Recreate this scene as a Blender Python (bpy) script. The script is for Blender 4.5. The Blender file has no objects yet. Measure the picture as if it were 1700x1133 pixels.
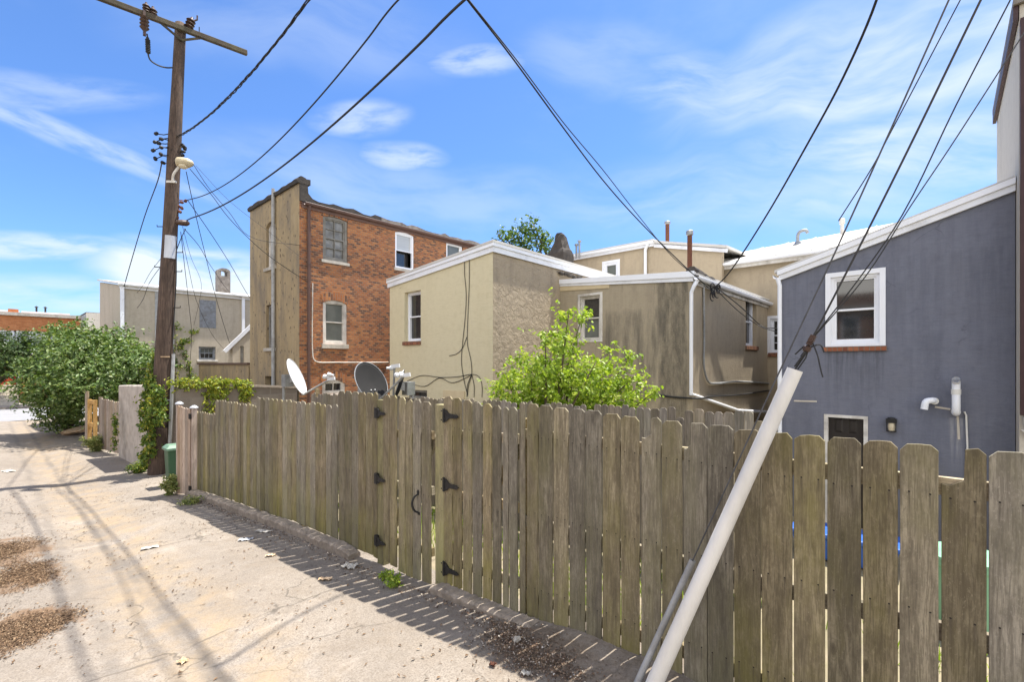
import bpy, bmesh, math, random
import numpy as np
from mathutils import Vector, Matrix
random.seed(7)
rng = np.random.default_rng(11)
C = bpy.context.scene.collection
SKY_STR, SKY_TINT, CLOUD, FILL_BANK, SUN_E, EXPO = .12, (.44,.62,.87), (3.4,3.8,4.2), (10.8,10.4,9.8), 5.0, 1.18
R = math.radians

# ------------------------------------------------------------------ camera calibration (photo 1700x1133)
F = 790.0; CX = 850.0; HY = 605.0; YAW = R(42.3)
SA, CA = math.sin(YAW), math.cos(YAW)
def ray(px):
    t = (px - CX) / F
    return (-SA + CA * t, CA + SA * t)
def PD(px, py, d):
    r = ray(px); return Vector((r[0]*d, r[1]*d, (HY-py)/F*d))
def PY(px, py, Y):
    return PD(px, py, Y / ray(px)[1])
def PX(px, py, X):
    return PD(px, py, X / ray(px)[0])
GZ = [(-70,-2.85),(-50,-2.78),(-30,-2.73),(-22,-2.70),(-18,-2.68),(-14,-2.65),(-12,-2.61),(-10,-2.57),(-8,-2.50),(-5.8,-2.38),
      (-3.7,-2.24),(-1.6,-2.12),(0,-2.04),(3,-1.9),(10,-1.7),(40,-1.6)]
def gz(X, Y=0):
    if X <= GZ[0][0]: return GZ[0][1]
    for (a, za), (b, zb) in zip(GZ, GZ[1:]):
        if X <= b: return za + (zb-za)*(X-a)/(b-a)
    return GZ[-1][1]
def PG(px, py):
    z = -2.4
    for _ in range(30):
        p = PD(px, py, -z*F/(py-HY)); z = 0.5*z + 0.5*gz(p.x)
    p = PD(px, py, -z*F/(py-HY)); return Vector((p.x, p.y, gz(p.x)))
def lerp(a, b, t): return a + (b-a)*t

# ------------------------------------------------------------------ materials
MATS = {}
class NT:
    def __init__(s, name):
        m = bpy.data.materials.new(name); m.use_nodes = True
        s.m = m; s.n = m.node_tree.nodes; s.l = m.node_tree.links
        s.b = s.n['Principled BSDF']; s.out = s.n['Material Output']
        s.geo = s.n.new('ShaderNodeNewGeometry')
        s.pos = s.geo.outputs['Position']
        s.b.inputs['Specular IOR Level'].default_value = .3
    def put(s, sock, v):
        if isinstance(v, bpy.types.NodeSocket): s.l.new(v, sock)
        elif isinstance(v, (tuple, list)) and len(v) == 3 and sock.type == 'RGBA': sock.default_value = (*v, 1)
        else: sock.default_value = v
    def vmul(s, v, sc, add=None):
        n = s.n.new('ShaderNodeVectorMath'); n.operation = 'MULTIPLY'; s.put(n.inputs[0], v); s.put(n.inputs[1], sc)
        if add is not None:
            a = s.n.new('ShaderNodeVectorMath'); a.operation = 'ADD'; s.l.new(n.outputs[0], a.inputs[0]); s.put(a.inputs[1], add); return a.outputs[0]
        return n.outputs[0]
    def noise(s, v, sc=1, det=5, rough=.6, dist=0):
        n = s.n.new('ShaderNodeTexNoise'); s.put(n.inputs['Vector'], v); n.inputs['Scale'].default_value = sc
        n.inputs['Detail'].default_value = det; n.inputs['Roughness'].default_value = rough; n.inputs['Distortion'].default_value = dist
        return n.outputs[0]
    def voro(s, v, sc=1, feat='F1'):
        n = s.n.new('ShaderNodeTexVoronoi'); s.put(n.inputs['Vector'], v); n.inputs['Scale'].default_value = sc; n.feature = feat
        return n.outputs['Distance']
    def ramp(s, f, stops, interp='LINEAR'):
        n = s.n.new('ShaderNodeValToRGB'); s.put(n.inputs[0], f); e = n.color_ramp.elements; n.color_ramp.interpolation = interp
        while len(e) < len(stops): e.new(.5)
        for el, (p, c) in zip(e, stops):
            el.position = p; el.color = (*c, 1) if isinstance(c, (tuple, list)) else (c, c, c, 1)
        return n.outputs[0]
    def mix(s, f, a, b, mode='MIX'):
        n = s.n.new('ShaderNodeMix'); n.data_type = 'RGBA'; n.blend_type = mode
        s.put(n.inputs[0], f); s.put(n.inputs[6], a); s.put(n.inputs[7], b); return n.outputs[2]
    def math(s, op, a, b=0, c=None):
        n = s.n.new('ShaderNodeMath'); n.operation = op; s.put(n.inputs[0], a); s.put(n.inputs[1], b)
        if c is not None: s.put(n.inputs[2], c)
        return n.outputs[0]
    def sep(s, v):
        n = s.n.new('ShaderNodeSeparateXYZ'); s.put(n.inputs[0], v); return n.outputs
    def comb(s, x, y, z):
        n = s.n.new('ShaderNodeCombineXYZ'); s.put(n.inputs[0], x); s.put(n.inputs[1], y); s.put(n.inputs[2], z); return n.outputs[0]
    def smooth(s, v, a, b):
        n = s.n.new('ShaderNodeMapRange'); n.interpolation_type = 'SMOOTHSTEP'; s.put(n.inputs[0], v)
        n.inputs[1].default_value = a; n.inputs[2].default_value = b; return n.outputs[0]
    def bump(s, h, st=.3, d=.02):
        n = s.n.new('ShaderNodeBump'); n.inputs['Strength'].default_value = st; n.inputs['Distance'].default_value = d
        s.l.new(h, n.inputs['Height'])
        if s.b.inputs['Normal'].is_linked: s.l.new(s.b.inputs['Normal'].links[0].from_socket, n.inputs['Normal'])
        s.l.new(n.outputs[0], s.b.inputs['Normal'])
    def fin(s, col, rough=.8, metal=0):
        s.put(s.b.inputs['Base Color'], col); s.put(s.b.inputs['Roughness'], rough); s.b.inputs['Metallic'].default_value = metal
        MATS[s.m.name] = s.m; return s.m

def simple(name, col, col2=None, sc=6, rough=.6, metal=0, bump=.1, stretch=(1,1,1), dirt=0.):
    t = NT(name); v = t.vmul(t.pos, stretch)
    col2 = col2 or tuple(c*.8 for c in col)
    nz = t.noise(v, sc, 6)
    c = t.mix(t.ramp(nz, [(.3,0.),(.7,1.)]), col2, col)
    if dirt:
        c = t.mix(t.math('MULTIPLY', t.ramp(t.noise(v, sc*.35, 7, .7), [(.48,0.),(.68,1.)]), dirt), c, (.10,.085,.065))
    if bump: t.bump(t.noise(v, sc*6, 4), bump, .01)
    return t.fin(c, rough, metal)

def wood(name, base, dark, light, moss=(.13,.14,.035), mossamt=.7, axis='z'):
    t = NT(name)
    oi = t.n.new('ShaderNodeObjectInfo'); rnd = oi.outputs['Random']
    off = t.comb(t.math('MULTIPLY', rnd, 91), t.math('MULTIPLY', rnd, 37), t.math('MULTIPLY', rnd, 53))
    sv = {'z': (1,1,.045), 'h': (.05,.05,1)}[axis]
    v = t.vmul(t.pos, sv, off)
    warp = t.noise(t.vmul(t.pos, {'z':(1,1,.35),'h':(.35,.35,1)}[axis], off), 5, 3)
    v2 = t.comb(*[t.math('ADD', t.sep(v)[i], t.math('MULTIPLY', warp, .04 if i == 0 else .02)) for i in range(3)])
    g1 = t.noise(v2, 42, 6, .65); g2 = t.noise(v2, 150, 3, .6); big = t.noise(t.vmul(t.pos, (1,1,.4), off), 4.5, 5, .6)
    c = t.ramp(g1, [(.28,dark),(.5,base),(.72,light)])
    c = t.mix(t.ramp(g2, [(.42,.7),(.54,0.)]), c, dark)
    c = t.mix(t.ramp(big, [(.35,.55),(.6,0.)]), c, tuple(d*.9 for d in dark))
    # knots
    kv = t.vmul(t.pos, {'z':(7.5,7.5,2.6),'h':(2.6,2.6,7.5)}[axis], off)
    kd = t.voro(kv, 1)
    c = t.mix(t.ramp(kd, [(.05,.85),(.14,.0)]), c, tuple(d*.55 for d in dark))
    c = t.mix(t.math('MULTIPLY', t.ramp(t.math('SINE', t.math('MULTIPLY', kd, 90)), [(.3,0.),(.9,1.)]), t.ramp(kd, [(.1,.5),(.3,0.)])), c, dark)
    if mossamt > .5:   # lichen speckle and weather mottling
        sp = t.noise(t.vmul(t.pos, (1,1,.5), off), 85, 5, .75); md = t.noise(t.vmul(t.pos, (1,1,.45), off), 24, 6, .75)
        c = t.mix(t.ramp(md, [(.50,0.),(.66,.6)]), c, dark); c = t.mix(t.ramp(sp, [(.56,0.),(.68,.55)]), c, light); c = t.mix(t.ramp(sp, [(.34,.6),(.44,0.)]), c, dark)
    # green algae in drifting patches, plus each board its own tone
    if mossamt:
        mn = t.noise(t.vmul(t.pos, (1,1,.45)), 2.6, 6, .68)
        c = t.mix(t.math('MULTIPLY', t.ramp(mn, [(.44,0.),(.66,1.)]), mossamt), c, moss)
    if mossamt > .5:
        zz = t.math('ADD', t.sep(t.pos)[2], t.math('MULTIPLY', t.math('SUBTRACT', t.noise(t.vmul(t.pos, (1,1,.3), off), 7, 5, .7), .5), 1.5))
        c = t.mix(t.math('MULTIPLY', t.math('SUBTRACT', 1, t.smooth(zz, -2.45, -1.45)), .62), c, (.17,.155,.05))
        dk = t.noise(t.vmul(t.pos, (1,1,.22), off), 9, 6, .72); c = t.mix(t.ramp(dk, [(.48,0.),(.66,.8)]), c, tuple(d*.8 for d in dark))
    hue = t.n.new('ShaderNodeHueSaturation'); t.l.new(c, hue.inputs['Color'])
    t.l.new(t.math('ADD', t.math('MULTIPLY', rnd, .62), .78), hue.inputs['Value'])
    t.l.new(t.math('ADD', t.math('MULTIPLY', t.math('FRACT', t.math('MULTIPLY', rnd, 17.3)), .45), .72), hue.inputs['Saturation'])
    tcn = t.n.new('ShaderNodeTexCoord'); g = t.sep(tcn.outputs['Generated'])
    nx = t.math('MULTIPLY', t.math('SUBTRACT', t.math('ABSOLUTE', t.math('SUBTRACT', g[0], t.math('ADD', .46, t.math('MULTIPLY', rnd, .08)))), .27), .14)
    c2 = hue.outputs[0]
    if axis == 'z':
        for zc in (.15, .495, .845):
            nz = t.math('MULTIPLY', t.math('SUBTRACT', g[2], t.math('ADD', zc, t.math('MULTIPLY', rnd, .012))), 1.75)
            dd = t.math('SQRT', t.math('ADD', t.math('MULTIPLY', nx, nx), t.math('MULTIPLY', nz, nz)))
            run = t.math('MULTIPLY', t.math('MULTIPLY', t.math('SUBTRACT', 1, t.smooth(t.math('ABSOLUTE', nx), .001, .007)), t.smooth(nz, -.16, -.01)), t.math('SUBTRACT', 1, t.smooth(nz, -.008, .0)))
            c2 = t.mix(t.math('MULTIPLY', run, .45), c2, (.05,.04,.032))
            c2 = t.mix(t.math('SUBTRACT', 1, t.smooth(dd, .0035, .0055)), c2, (.018,.015,.013))
    t.bump(g1, .35, .006); t.bump(g2, .25, .003)
    return t.fin(c2, .85)

def stucco(name, base, dark, rough_sc=30, bump=.35, stains=.5, lines=0., streak=.0, coarse=0., light=None):
    t = NT(name); p = t.pos
    a = t.noise(p, 1.1, 6, .62); b = t.noise(p, 7, 6, .65); f = t.noise(p, rough_sc, 5, .7)
    c = t.mix(t.ramp(a, [(.35,1.),(.62,0.)]), light or base, base)
    c = t.mix(t.math('MULTIPLY', t.ramp(b, [(.5,0.),(.75,1.)]), .35), c, dark)
    st = t.noise(t.vmul(p, (1,1,.22)), 2.1, 7, .7)
    c = t.mix(t.math('MULTIPLY', t.ramp(st, [(.5,0.),(.7,1.)]), stains), c, dark)
    if streak:
        s2 = t.noise(t.vmul(p, (1,1,.06)), 9, 5, .7)
        c = t.mix(t.math('MULTIPLY', t.ramp(s2, [(.48,0.),(.7,1.)]), streak), c, dark)
    if lines:
        ln = t.noise(t.vmul(p, (.25,.25,1)), 22, 5, .7)
        t.bump(ln, lines, .02)
        c = t.mix(t.math('MULTIPLY', t.ramp(ln, [(.35,.5),(.5,0.)]), .4), c, dark)
    t.bump(f, bump, .012)
    if coarse: t.bump(t.noise(p, 5.5, 6, .65, .6), coarse, .06)
    return t, c

t, c = stucco('stucco_yellow', (.60,.535,.36), (.44,.38,.23), bump=.3, stains=.22, lines=.22); t.fin(c, .9)
t, c = stucco('stucco_side_tan', (.37,.305,.22), (.20,.165,.125), bump=.5, stains=.45, coarse=.9); t.fin(c, .95)
t, c = stucco('stucco_blue', (.146,.152,.186), (.088,.095,.125), bump=.3, stains=.6, lines=.3, streak=.3, light=(.156,.165,.207))
# scuffs and a pale chalky patch
sc = t.noise(t.vmul(t.pos, (.6,1,1.6)), 2.5, 7, .75); c = t.mix(t.math('MULTIPLY', t.ramp(sc, [(.55,0.),(.75,1.)]), .4), c, (.20,.21,.25))
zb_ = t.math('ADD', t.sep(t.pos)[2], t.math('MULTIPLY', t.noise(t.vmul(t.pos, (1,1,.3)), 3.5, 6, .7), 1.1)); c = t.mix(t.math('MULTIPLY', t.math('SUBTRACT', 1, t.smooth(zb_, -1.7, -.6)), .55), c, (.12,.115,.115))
wv = t.n.new('ShaderNodeTexVoronoi'); wv.feature = 'DISTANCE_TO_EDGE'; wv.inputs['Scale'].default_value = .75
wn_ = t.n.new('ShaderNodeTexNoise'); wn_.inputs['Scale'].default_value = 2.2; wn_.inputs['Detail'].default_value = 6; t.l.new(t.pos, wn_.inputs['Vector'])
wa = t.n.new('ShaderNodeVectorMath'); wa.operation = 'MULTIPLY_ADD'; t.l.new(wn_.outputs[1], wa.inputs[0]); wa.inputs[1].default_value = (.7,.7,.7); t.l.new(t.pos, wa.inputs[2]); t.l.new(wa.outputs[0], wv.inputs['Vector'])
c = t.mix(t.math('MULTIPLY', t.ramp(wv.outputs['Distance'], [(.002,.6),(.007,0.)]), t.ramp(t.noise(t.pos, 1.1), [(.5,0.),(.6,1.)])), c, (.05,.052,.062))
bxs = t.sep(t.pos)
def drip(c, pxa, pxb, py0, ln, col, amt):
    a, b = PY(pxa,py0,10), PY(pxb,py0,10); fx_ = t.math('MULTIPLY', t.smooth(bxs[0], a.x-.03, a.x+.05), t.math('SUBTRACT', 1, t.smooth(bxs[0], b.x-.05, b.x+.03)))
    fz = t.math('MULTIPLY', t.smooth(bxs[2], a.z-ln, a.z-.05), t.math('SUBTRACT', 1, t.smooth(bxs[2], a.z-.01, a.z+.01)))
    k = t.math('MULTIPLY', t.math('MULTIPLY', fx_, fz), t.ramp(t.noise(t.vmul(t.pos, (1,1,.05)), 16, 4, .7), [(.42,0.),(.62,1.)]))
    return t.mix(t.math('MULTIPLY', k, amt), c, col)
c = drip(c, 1370, 1470, 585, 1.1, (.06,.062,.07), .55)
c = drip(c, 1576, 1600, 694, .95, (.40,.39,.38), .6)
c = drip(c, 1300, 1690, 450, 2.2, (.085,.09,.11), .25)
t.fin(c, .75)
t, c = stucco('stucco_far_grey', (.46,.405,.32), (.27,.23,.17), bump=.2, stains=.4, streak=.25, lines=.12); t.fin(c, .95)
t, c = stucco('stucco_main_house', (.42,.345,.24), (.25,.205,.15), bump=.45, stains=.5, streak=.12, coarse=.2); t.fin(c, .95)
t, c = stucco('stucco_pale', (.55,.50,.42), (.34,.29,.23), bump=.2, stains=.3, streak=.3); t.fin(c, .9)
# brick house rear: ochre render with pits and dark grime
t, c = stucco('stucco_ochre', (.36,.275,.155), (.18,.14,.095), bump=.6, stains=.7, streak=.45)
pit = t.voro(t.vmul(t.pos, (1,1,.6)), 6.5); c = t.mix(t.ramp(t.math('ADD', pit, t.math('MULTIPLY', t.noise(t.pos, 3), .35)), [(.29,.9),(.39,0.)]), c, (.08,.06,.045))
gr = t.noise(t.vmul(t.pos, (1,1,.35)), 1.6, 7, .7); c = t.mix(t.ramp(gr, [(.48,0.),(.64,.6)]), c, (.17,.145,.115)); c = t.mix(t.ramp(gr, [(.3,.45),(.42,0.)]), c, (.44,.36,.24))
t.bump(t.ramp(pit, [(.1,0.),(.2,1.)]), .5, .02); t.fin(c, .95)
# gray ell: tan render with a black mould run by the corner
t, c = stucco('stucco_mould', (.37,.315,.225), (.22,.185,.14), bump=.5, stains=.5, streak=.18, coarse=.3)
X = t.sep(t.pos)[0]; Z = t.sep(t.pos)[2]
run = t.noise(t.vmul(t.pos, (1,1,.10)), 5.5, 7, .72)
near = t.math('MULTIPLY', t.smooth(X, -5.25, -4.65), t.math('SUBTRACT', 1, t.math('MULTIPLY', t.smooth(X, -4.36, -4.2), .75)))
m1 = t.ramp(t.math('ADD', near, t.math('MULTIPLY', t.math('SUBTRACT', run, .5), 3.2)), [(.25,0.),(.95,1.)])
m1 = t.math('MULTIPLY', m1, t.ramp(t.noise(t.vmul(t.pos, (1,1,.3)), 7, 7, .75), [(.32,.35),(.6,1.)])); c = t.mix(t.math('MULTIPLY', m1, .8), c, (.07,.063,.052))
wide = t.math('MULTIPLY', t.math('MULTIPLY', t.smooth(X, -7.0, -6.2), t.math('SUBTRACT', 1, t.smooth(X, -4.9, -4.5))), t.math('SUBTRACT', 1, t.smooth(Z, 1.1, 1.9)))
m2 = t.ramp(t.math('MULTIPLY', wide, t.noise(t.vmul(t.pos, (1,1,.16)), 4.2, 7, .7)), [(.36,0.),(.62,1.)])
c = t.mix(t.math('MULTIPLY', m2, .72), c, (.10,.09,.075))
sp = t.noise(t.pos, 26, 5, .8); c = t.mix(t.math('MULTIPLY', t.ramp(sp, [(.56,0.),(.66,1.)]), t.math('MULTIPLY', near, .7)), c, (.36,.31,.22))
t.fin(c, .95)

def brick(name, mort=(.245,.165,.11), w=.142, h=.063, m=.009, stops=None, rot=False, bump=.5, plane='yz'):
    t = NT(name); s = t.sep(t.pos)
    u, v = (s[1], s[2]) if plane == 'yz' else (s[0], s[2])
    vec = t.comb(v, u, 0) if rot else t.comb(u, v, 0)
    n = t.n.new('ShaderNodeTexBrick'); t.l.new(vec, n.inputs['Vector'])
    n.inputs['Scale'].default_value = 1; n.inputs['Brick Width'].default_value = w; n.inputs['Row Height'].default_value = h
    n.inputs['Mortar Size'].default_value = m; n.inputs['Mortar Smooth'].default_value = .25
    n.inputs['Color1'].default_value = (0,0,0,1); n.inputs['Color2'].default_value = (1,1,1,1); n.inputs['Mortar'].default_value = (.5,.5,.5,1)
    c = t.ramp(n.outputs['Color'], stops, 'CONSTANT')
    g = t.noise(t.pos, 38, 5, .7)
    c = t.mix(t.ramp(g, [(.3,.35),(.6,0.)]), c, (.12,.06,.04))
    bl = t.noise(t.pos, 1.4, 5, .65)
    c = t.mix(t.math('MULTIPLY', t.ramp(bl, [(.54,0.),(.7,1.)]), .55), c, stops[-1][1])
    c = t.mix(n.outputs['Fac'], c, mort)
    t.bump(t.math('SUBTRACT', 1, n.outputs['Fac']), bump, .012); t.bump(g, .3, .006)
    return t.fin(c, .9)
BS = [(0,(.115,.060,.040)),(.13,(.17,.075,.042)),(.28,(.34,.122,.045)),(.44,(.25,.092,.038)),(.58,(.39,.150,.052)),(.72,(.30,.105,.042)),(.84,(.43,.18,.065))]
brick('brick_wall', stops=BS); brick('brick_arch', stops=BS, rot=True, w=.21, h=.075)
brick('brick_back', stops=[(0,(.16,.075,.05)),(.4,(.24,.105,.06)),(.8,(.29,.13,.075))], plane='xz')
brick('brick_sill', (.20,.13,.09), w=.075, h=.3, m=.008, stops=[(0,(.18,.06,.035)),(.5,(.26,.09,.045)),(.8,(.32,.12,.06))], plane='xz')
brick('brick_sill_side', (.20,.13,.09), w=.075, h=.3, m=.008, stops=[(0,(.18,.07,.035)),(.5,(.28,.12,.05)),(.8,(.32,.14,.06))], plane='yz')
brick('brick_far', (.42,.2,.1), w=.25, h=.09, stops=[(0,(.46,.17,.06)),(.4,(.52,.20,.075)),(.8,(.56,.23,.09))])
brick('block_wall', (.19,.165,.135), w=.41, h=.205, m=.012, stops=[(0,(.155,.135,.11)),(.4,(.185,.16,.13)),(.8,(.21,.185,.15))], bump=.35)

wood('fence_wood', (.262,.217,.146), (.12,.098,.064), (.34,.29,.205), moss=(.165,.150,.055), mossamt=.6)
wood('fence_wood_near', (.255,.216,.143), (.110,.091,.060), (.325,.28,.195), moss=(.125,.112,.042), mossamt=.6)
wood('post_green', (.30,.25,.10), (.16,.13,.055), (.36,.30,.13), moss=(.27,.25,.055), mossamt=.85)
wood('fence_back', (.22,.185,.145), (.12,.10,.08), (.30,.26,.21), mossamt=.2)
wood('fence_pink', (.40,.30,.23), (.26,.19,.14), (.48,.37,.29), mossamt=.12)
wood('fence_left', (.30,.235,.18), (.17,.13,.10), (.38,.31,.24), mossamt=.2)
wood('new_lumber', (.38,.25,.11), (.24,.14,.055), (.46,.32,.16), mossamt=0)
wood('rail_wood', (.30,.24,.15), (.17,.13,.08), (.37,.3,.2), mossamt=.4, axis='h')
wood('pole_wood', (.080,.048,.030), (.030,.019,.013), (.125,.078,.049), mossamt=0)
wood('arm_wood', (.070,.052,.032), (.034,.025,.017), (.10,.076,.05), mossamt=.15, axis='h')

simple('white_paint', (.78,.80,.84), (.70,.71,.74), 4, .5, bump=.05, dirt=.22)
simple('white_vinyl', (.80,.82,.86), (.76,.77,.80), 3, .35, bump=.03)
simple('white_old', (.70,.68,.63), (.55,.51,.45), 5, .7, bump=.2, dirt=.5)
simple('white_roof', (.60,.585,.55), (.50,.48,.44), 1.2, .7, bump=.3, dirt=.15)
simple('fascia_beige', (.60,.50,.32), (.52,.42,.26), 4, .7)
simple('pvc', (.76,.745,.70), (.66,.64,.59), 2.6, .45, bump=.08, stretch=(1,1,.35), dirt=.34)
simple('galv', (.38,.39,.39), (.26,.265,.265), 14, .5, .55, dirt=.3)
simple('wire_grey', (.10,.10,.105), (.06,.06,.062), 14, .6, .2)
simple('wire_dark', (.035,.033,.033), (.05,.047,.045), 14, .6, .2)
simple('grey_pipe', (.42,.43,.43), (.30,.30,.29), 8, .55, .1, dirt=.35)
simple('rust', (.20,.075,.04), (.10,.045,.03), 18, .85, bump=.4)
simple('brown_metal', (.115,.065,.05), (.085,.048,.038), 5, .5, bump=.05)
simple('maroon_metal', (.060,.030,.030), (.045,.022,.023), 5, .5, bump=.03)
simple('black_iron', (.018,.018,.019), (.035,.033,.03), 25, .5, .3, bump=.2)
simple('black_rubber', (.02,.02,.021), (.028,.027,.026), 9, .6, bump=.1)
simple('insulator', (.085,.05,.035), (.05,.032,.026), 12, .35, bump=.05)
simple('tar', (.065,.055,.047), (.035,.031,.028), 7, .9, bump=.9, dirt=.3)
simple('tar_flash', (.30,.27,.24), (.12,.10,.085), 5, .85, bump=.8, dirt=.6)
simple('dish_white', (.60,.61,.62), (.54,.55,.56), 2, .4, bump=.02, dirt=.12)
simple('dish_dark', (.017,.016,.016), (.012,.012,.012), 4, .9, bump=.03)
simple('dark_door', (.022,.018,.017), (.03,.025,.022), 6, .4, bump=.05)
simple('lantern_glass', (.62,.55,.40), (.5,.43,.30), 8, .25, bump=0)
simple('lamp_beige', (.52,.44,.29), (.40,.33,.20), 10, .5, bump=.15, dirt=.3)
simple('plate_grey', (.50,.52,.55), (.38,.39,.41), 5, .45, .3, stretch=(1,1,.3), dirt=.25)
simple('green_plastic', (.05,.115,.06), (.035,.085,.045), 5, .5, bump=.08, dirt=.3)
simple('green_lid', (.15,.25,.17), (.11,.19,.13), 5, .5, bump=.08, dirt=.2)
simple('mint_plastic', (.22,.42,.28), (.16,.34,.22), 4, .45, bump=.05)
simple('blue_plastic', (.03,.13,.50), (.02,.08,.34), 9, .4, bump=.5)
simple('stone_pale', (.60,.55,.47), (.45,.40,.33), 6, .9, bump=.3, dirt=.3)
simple('stone_sill', (.52,.48,.41), (.38,.35,.30), 9, .9, bump=.3, dirt=.35)
simple('boarded', (.28,.30,.33), (.17,.18,.19), 9, .8, bump=.3, dirt=.55)
simple('pane_grey', (.16,.17,.155), (.11,.12,.11), 3, .12, bump=0)
simple('pane_blind', (.44,.46,.47), (.38,.40,.41), 3, .15, bump=0, stretch=(.2,.2,9))
simple('pane_dark', (.020,.021,.022), (.035,.036,.036), 2.5, .05, bump=0)
for q_ in ('pane_dark','pane_grey','pane_blind'): MATS[q_].node_tree.nodes['Principled BSDF'].inputs['IOR'].default_value = 1.7
MATS['pane_dark'].node_tree.nodes['Principled BSDF'].inputs['Specular IOR Level'].default_value = .6
simple('pane_dirty', (.10,.10,.095), (.30,.30,.29), 4.5, .45, bump=.1, dirt=.5)
simple('old_sash', (.26,.245,.215), (.16,.15,.13), 9, .85, bump=.4, dirt=.4)
simple('red_paint', (.45,.04,.03), (.38,.03,.02), 5, .5)
simple('paper_white', (.50,.48,.44), (.36,.33,.28), 30, .7, bump=.2)
simple('paper_brown', (.42,.26,.13), (.55,.45,.33), 12, .8, bump=.3)
simple('bark', (.13,.10,.07), (.07,.055,.04), 14, .9, bump=.6, stretch=(1,1,.3))
simple('red_cornice', (.36,.07,.05), (.28,.05,.04), 4, .7)

# ground materials
def concrete_alley():
    t = NT('alley_concrete'); p = t.pos; s = t.sep(p)
    a = t.noise(p, .55, 6, .6); b = t.noise(p, 4.5, 7, .68); f = t.noise(p, 70, 4, .75)
    c = t.mix(t.ramp(a, [(.35,0.),(.65,1.)]), (.205,.176,.145), (.268,.234,.196))
    c = t.mix(t.math('MULTIPLY', t.ramp(b, [(.45,0.),(.72,1.)]), .5), c, (.20,.158,.115))
    c = t.mix(t.ramp(f, [(.36,.85),(.53,0.)]), c, (.12,.10,.08))
    med = t.noise(p, 17, 6, .75); c = t.mix(t.ramp(med, [(.50,0.),(.70,.75)]), c, (.15,.125,.10))
    blot = t.noise(p, 1.5, 8, .72, .5); c = t.mix(t.ramp(blot, [(.50,0.),(.66,.4)]), c, (.155,.13,.105)); c = t.mix(t.ramp(blot, [(.30,.5),(.42,0.)]), c, (.34,.30,.255))
    c = t.mix(t.ramp(f, [(.60,0.),(.78,.5)]), c, (.40,.365,.315))
    # sandy yellowish wash along the middle of the alley
    w = t.math('SUBTRACT', 1, t.smooth(t.math('ABSOLUTE', t.math('SUBTRACT', s[1], t.math('ADD', .95, t.math('MULTIPLY', t.noise(p, .8), .5)))), .1, .75))
    c = t.mix(t.math('MULTIPLY', w, t.ramp(t.noise(p, 2.6, 6, .7), [(.4,0.),(.65,.75)])), c, (.29,.215,.13))
    # stained channel lines down the lane, with the overhead wires' shadows painted in
    for (y0, amt) in ((.66,.55),(1.13,.75)):
        wob = t.math('MULTIPLY', t.math('SUBTRACT', t.noise(t.vmul(p, (1,.2,1)), 1.1, 4), .5), .28)
        d = t.math('ABSOLUTE', t.math('SUBTRACT', t.math('ADD', s[1], wob), y0))
        k = t.math('MULTIPLY', t.math('SUBTRACT', 1, t.smooth(d, .015, .10)), t.ramp(t.noise(p, 1.9, 5, .7), [(.36,.15),(.62,1.)]))
        c = t.mix(t.math('MULTIPLY', k, amt), c, (.12,.105,.09))
    # slab joints across
    for x0 in (-1.3,-4.62,-7.95,-11.3,-14.7,-18,-21.5,-25):
        wob = t.math('MULTIPLY', t.math('SUBTRACT', t.noise(p, 2.0, 5), .5), .16)
        d = t.math('ABSOLUTE', t.math('SUBTRACT', t.math('ADD', s[0], wob), x0))
        k = t.math('MULTIPLY', t.math('SUBTRACT', 1, t.smooth(d, .006, .022)), t.ramp(t.noise(p, 3, 4), [(.36,.0),(.55,1.)]))
        c = t.mix(t.math('MULTIPLY', k, .85), c, (.12,.10,.08))
    # hairline cracks
    v = t.voro(t.vmul(p, (1,1,1), None), .55, 'DISTANCE_TO_EDGE')
    vv = t.n.new('ShaderNodeTexVoronoi'); vv.feature = 'DISTANCE_TO_EDGE'; vv.inputs['Scale'].default_value = .6
    wv = t.n.new('ShaderNodeTexNoise'); wv.inputs['Scale'].default_value = 2.3; wv.inputs['Detail'].default_value = 5; t.l.new(p, wv.inputs['Vector'])
    ad = t.n.new('ShaderNodeVectorMath'); ad.operation = 'MULTIPLY_ADD'; t.l.new(wv.outputs[1], ad.inputs[0]); ad.inputs[1].default_value = (.6,.6,.6); t.l.new(p, ad.inputs[2]); t.l.new(ad.outputs[0], vv.inputs['Vector'])
    c = t.mix(t.math('MULTIPLY', t.ramp(vv.outputs['Distance'], [(.002,.7),(.008,0.)]), t.ramp(t.noise(p, .9), [(.42,0.),(.55,1.)])), c, (.07,.06,.05))
    v2 = t.n.new('ShaderNodeTexVoronoi'); v2.feature = 'DISTANCE_TO_EDGE'; v2.inputs['Scale'].default_value = 1.7; t.l.new(ad.outputs[0], v2.inputs['Vector'])
    c = t.mix(t.math('MULTIPLY', t.ramp(v2.outputs['Distance'], [(.003,.65),(.012,0.)]), t.ramp(t.noise(p, 1.3), [(.52,0.),(.62,1.)])), c, (.08,.07,.055))
    for (px, py, rx, ry) in ((8,970,.5,.5),(20,915,.85,.42),(60,950,.6,.3),(30,1045,.6,.36),(75,1030,.45,.28),(880,1085,.6,.26)):
        q = PG(px, py); dx = t.math('MULTIPLY', t.math('SUBTRACT', s[0], q.x), 1/rx); dy = t.math('MULTIPLY', t.math('SUBTRACT', s[1], q.y), 1/ry)
        r2 = t.math('ADD', t.math('ADD', t.math('MULTIPLY', dx, dx), t.math('MULTIPLY', dy, dy)), t.math('MULTIPLY', t.math('SUBTRACT', t.noise(t.vmul(p, (1,1.6,1)), 4.5, 6, .7), .5), 3.6))
        c = t.mix(t.math('MULTIPLY', t.math('SUBTRACT', 1, t.smooth(r2, .35, 1.05)), .85), c, (.15,.095,.055) if px < 500 else (.10,.075,.055))
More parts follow.
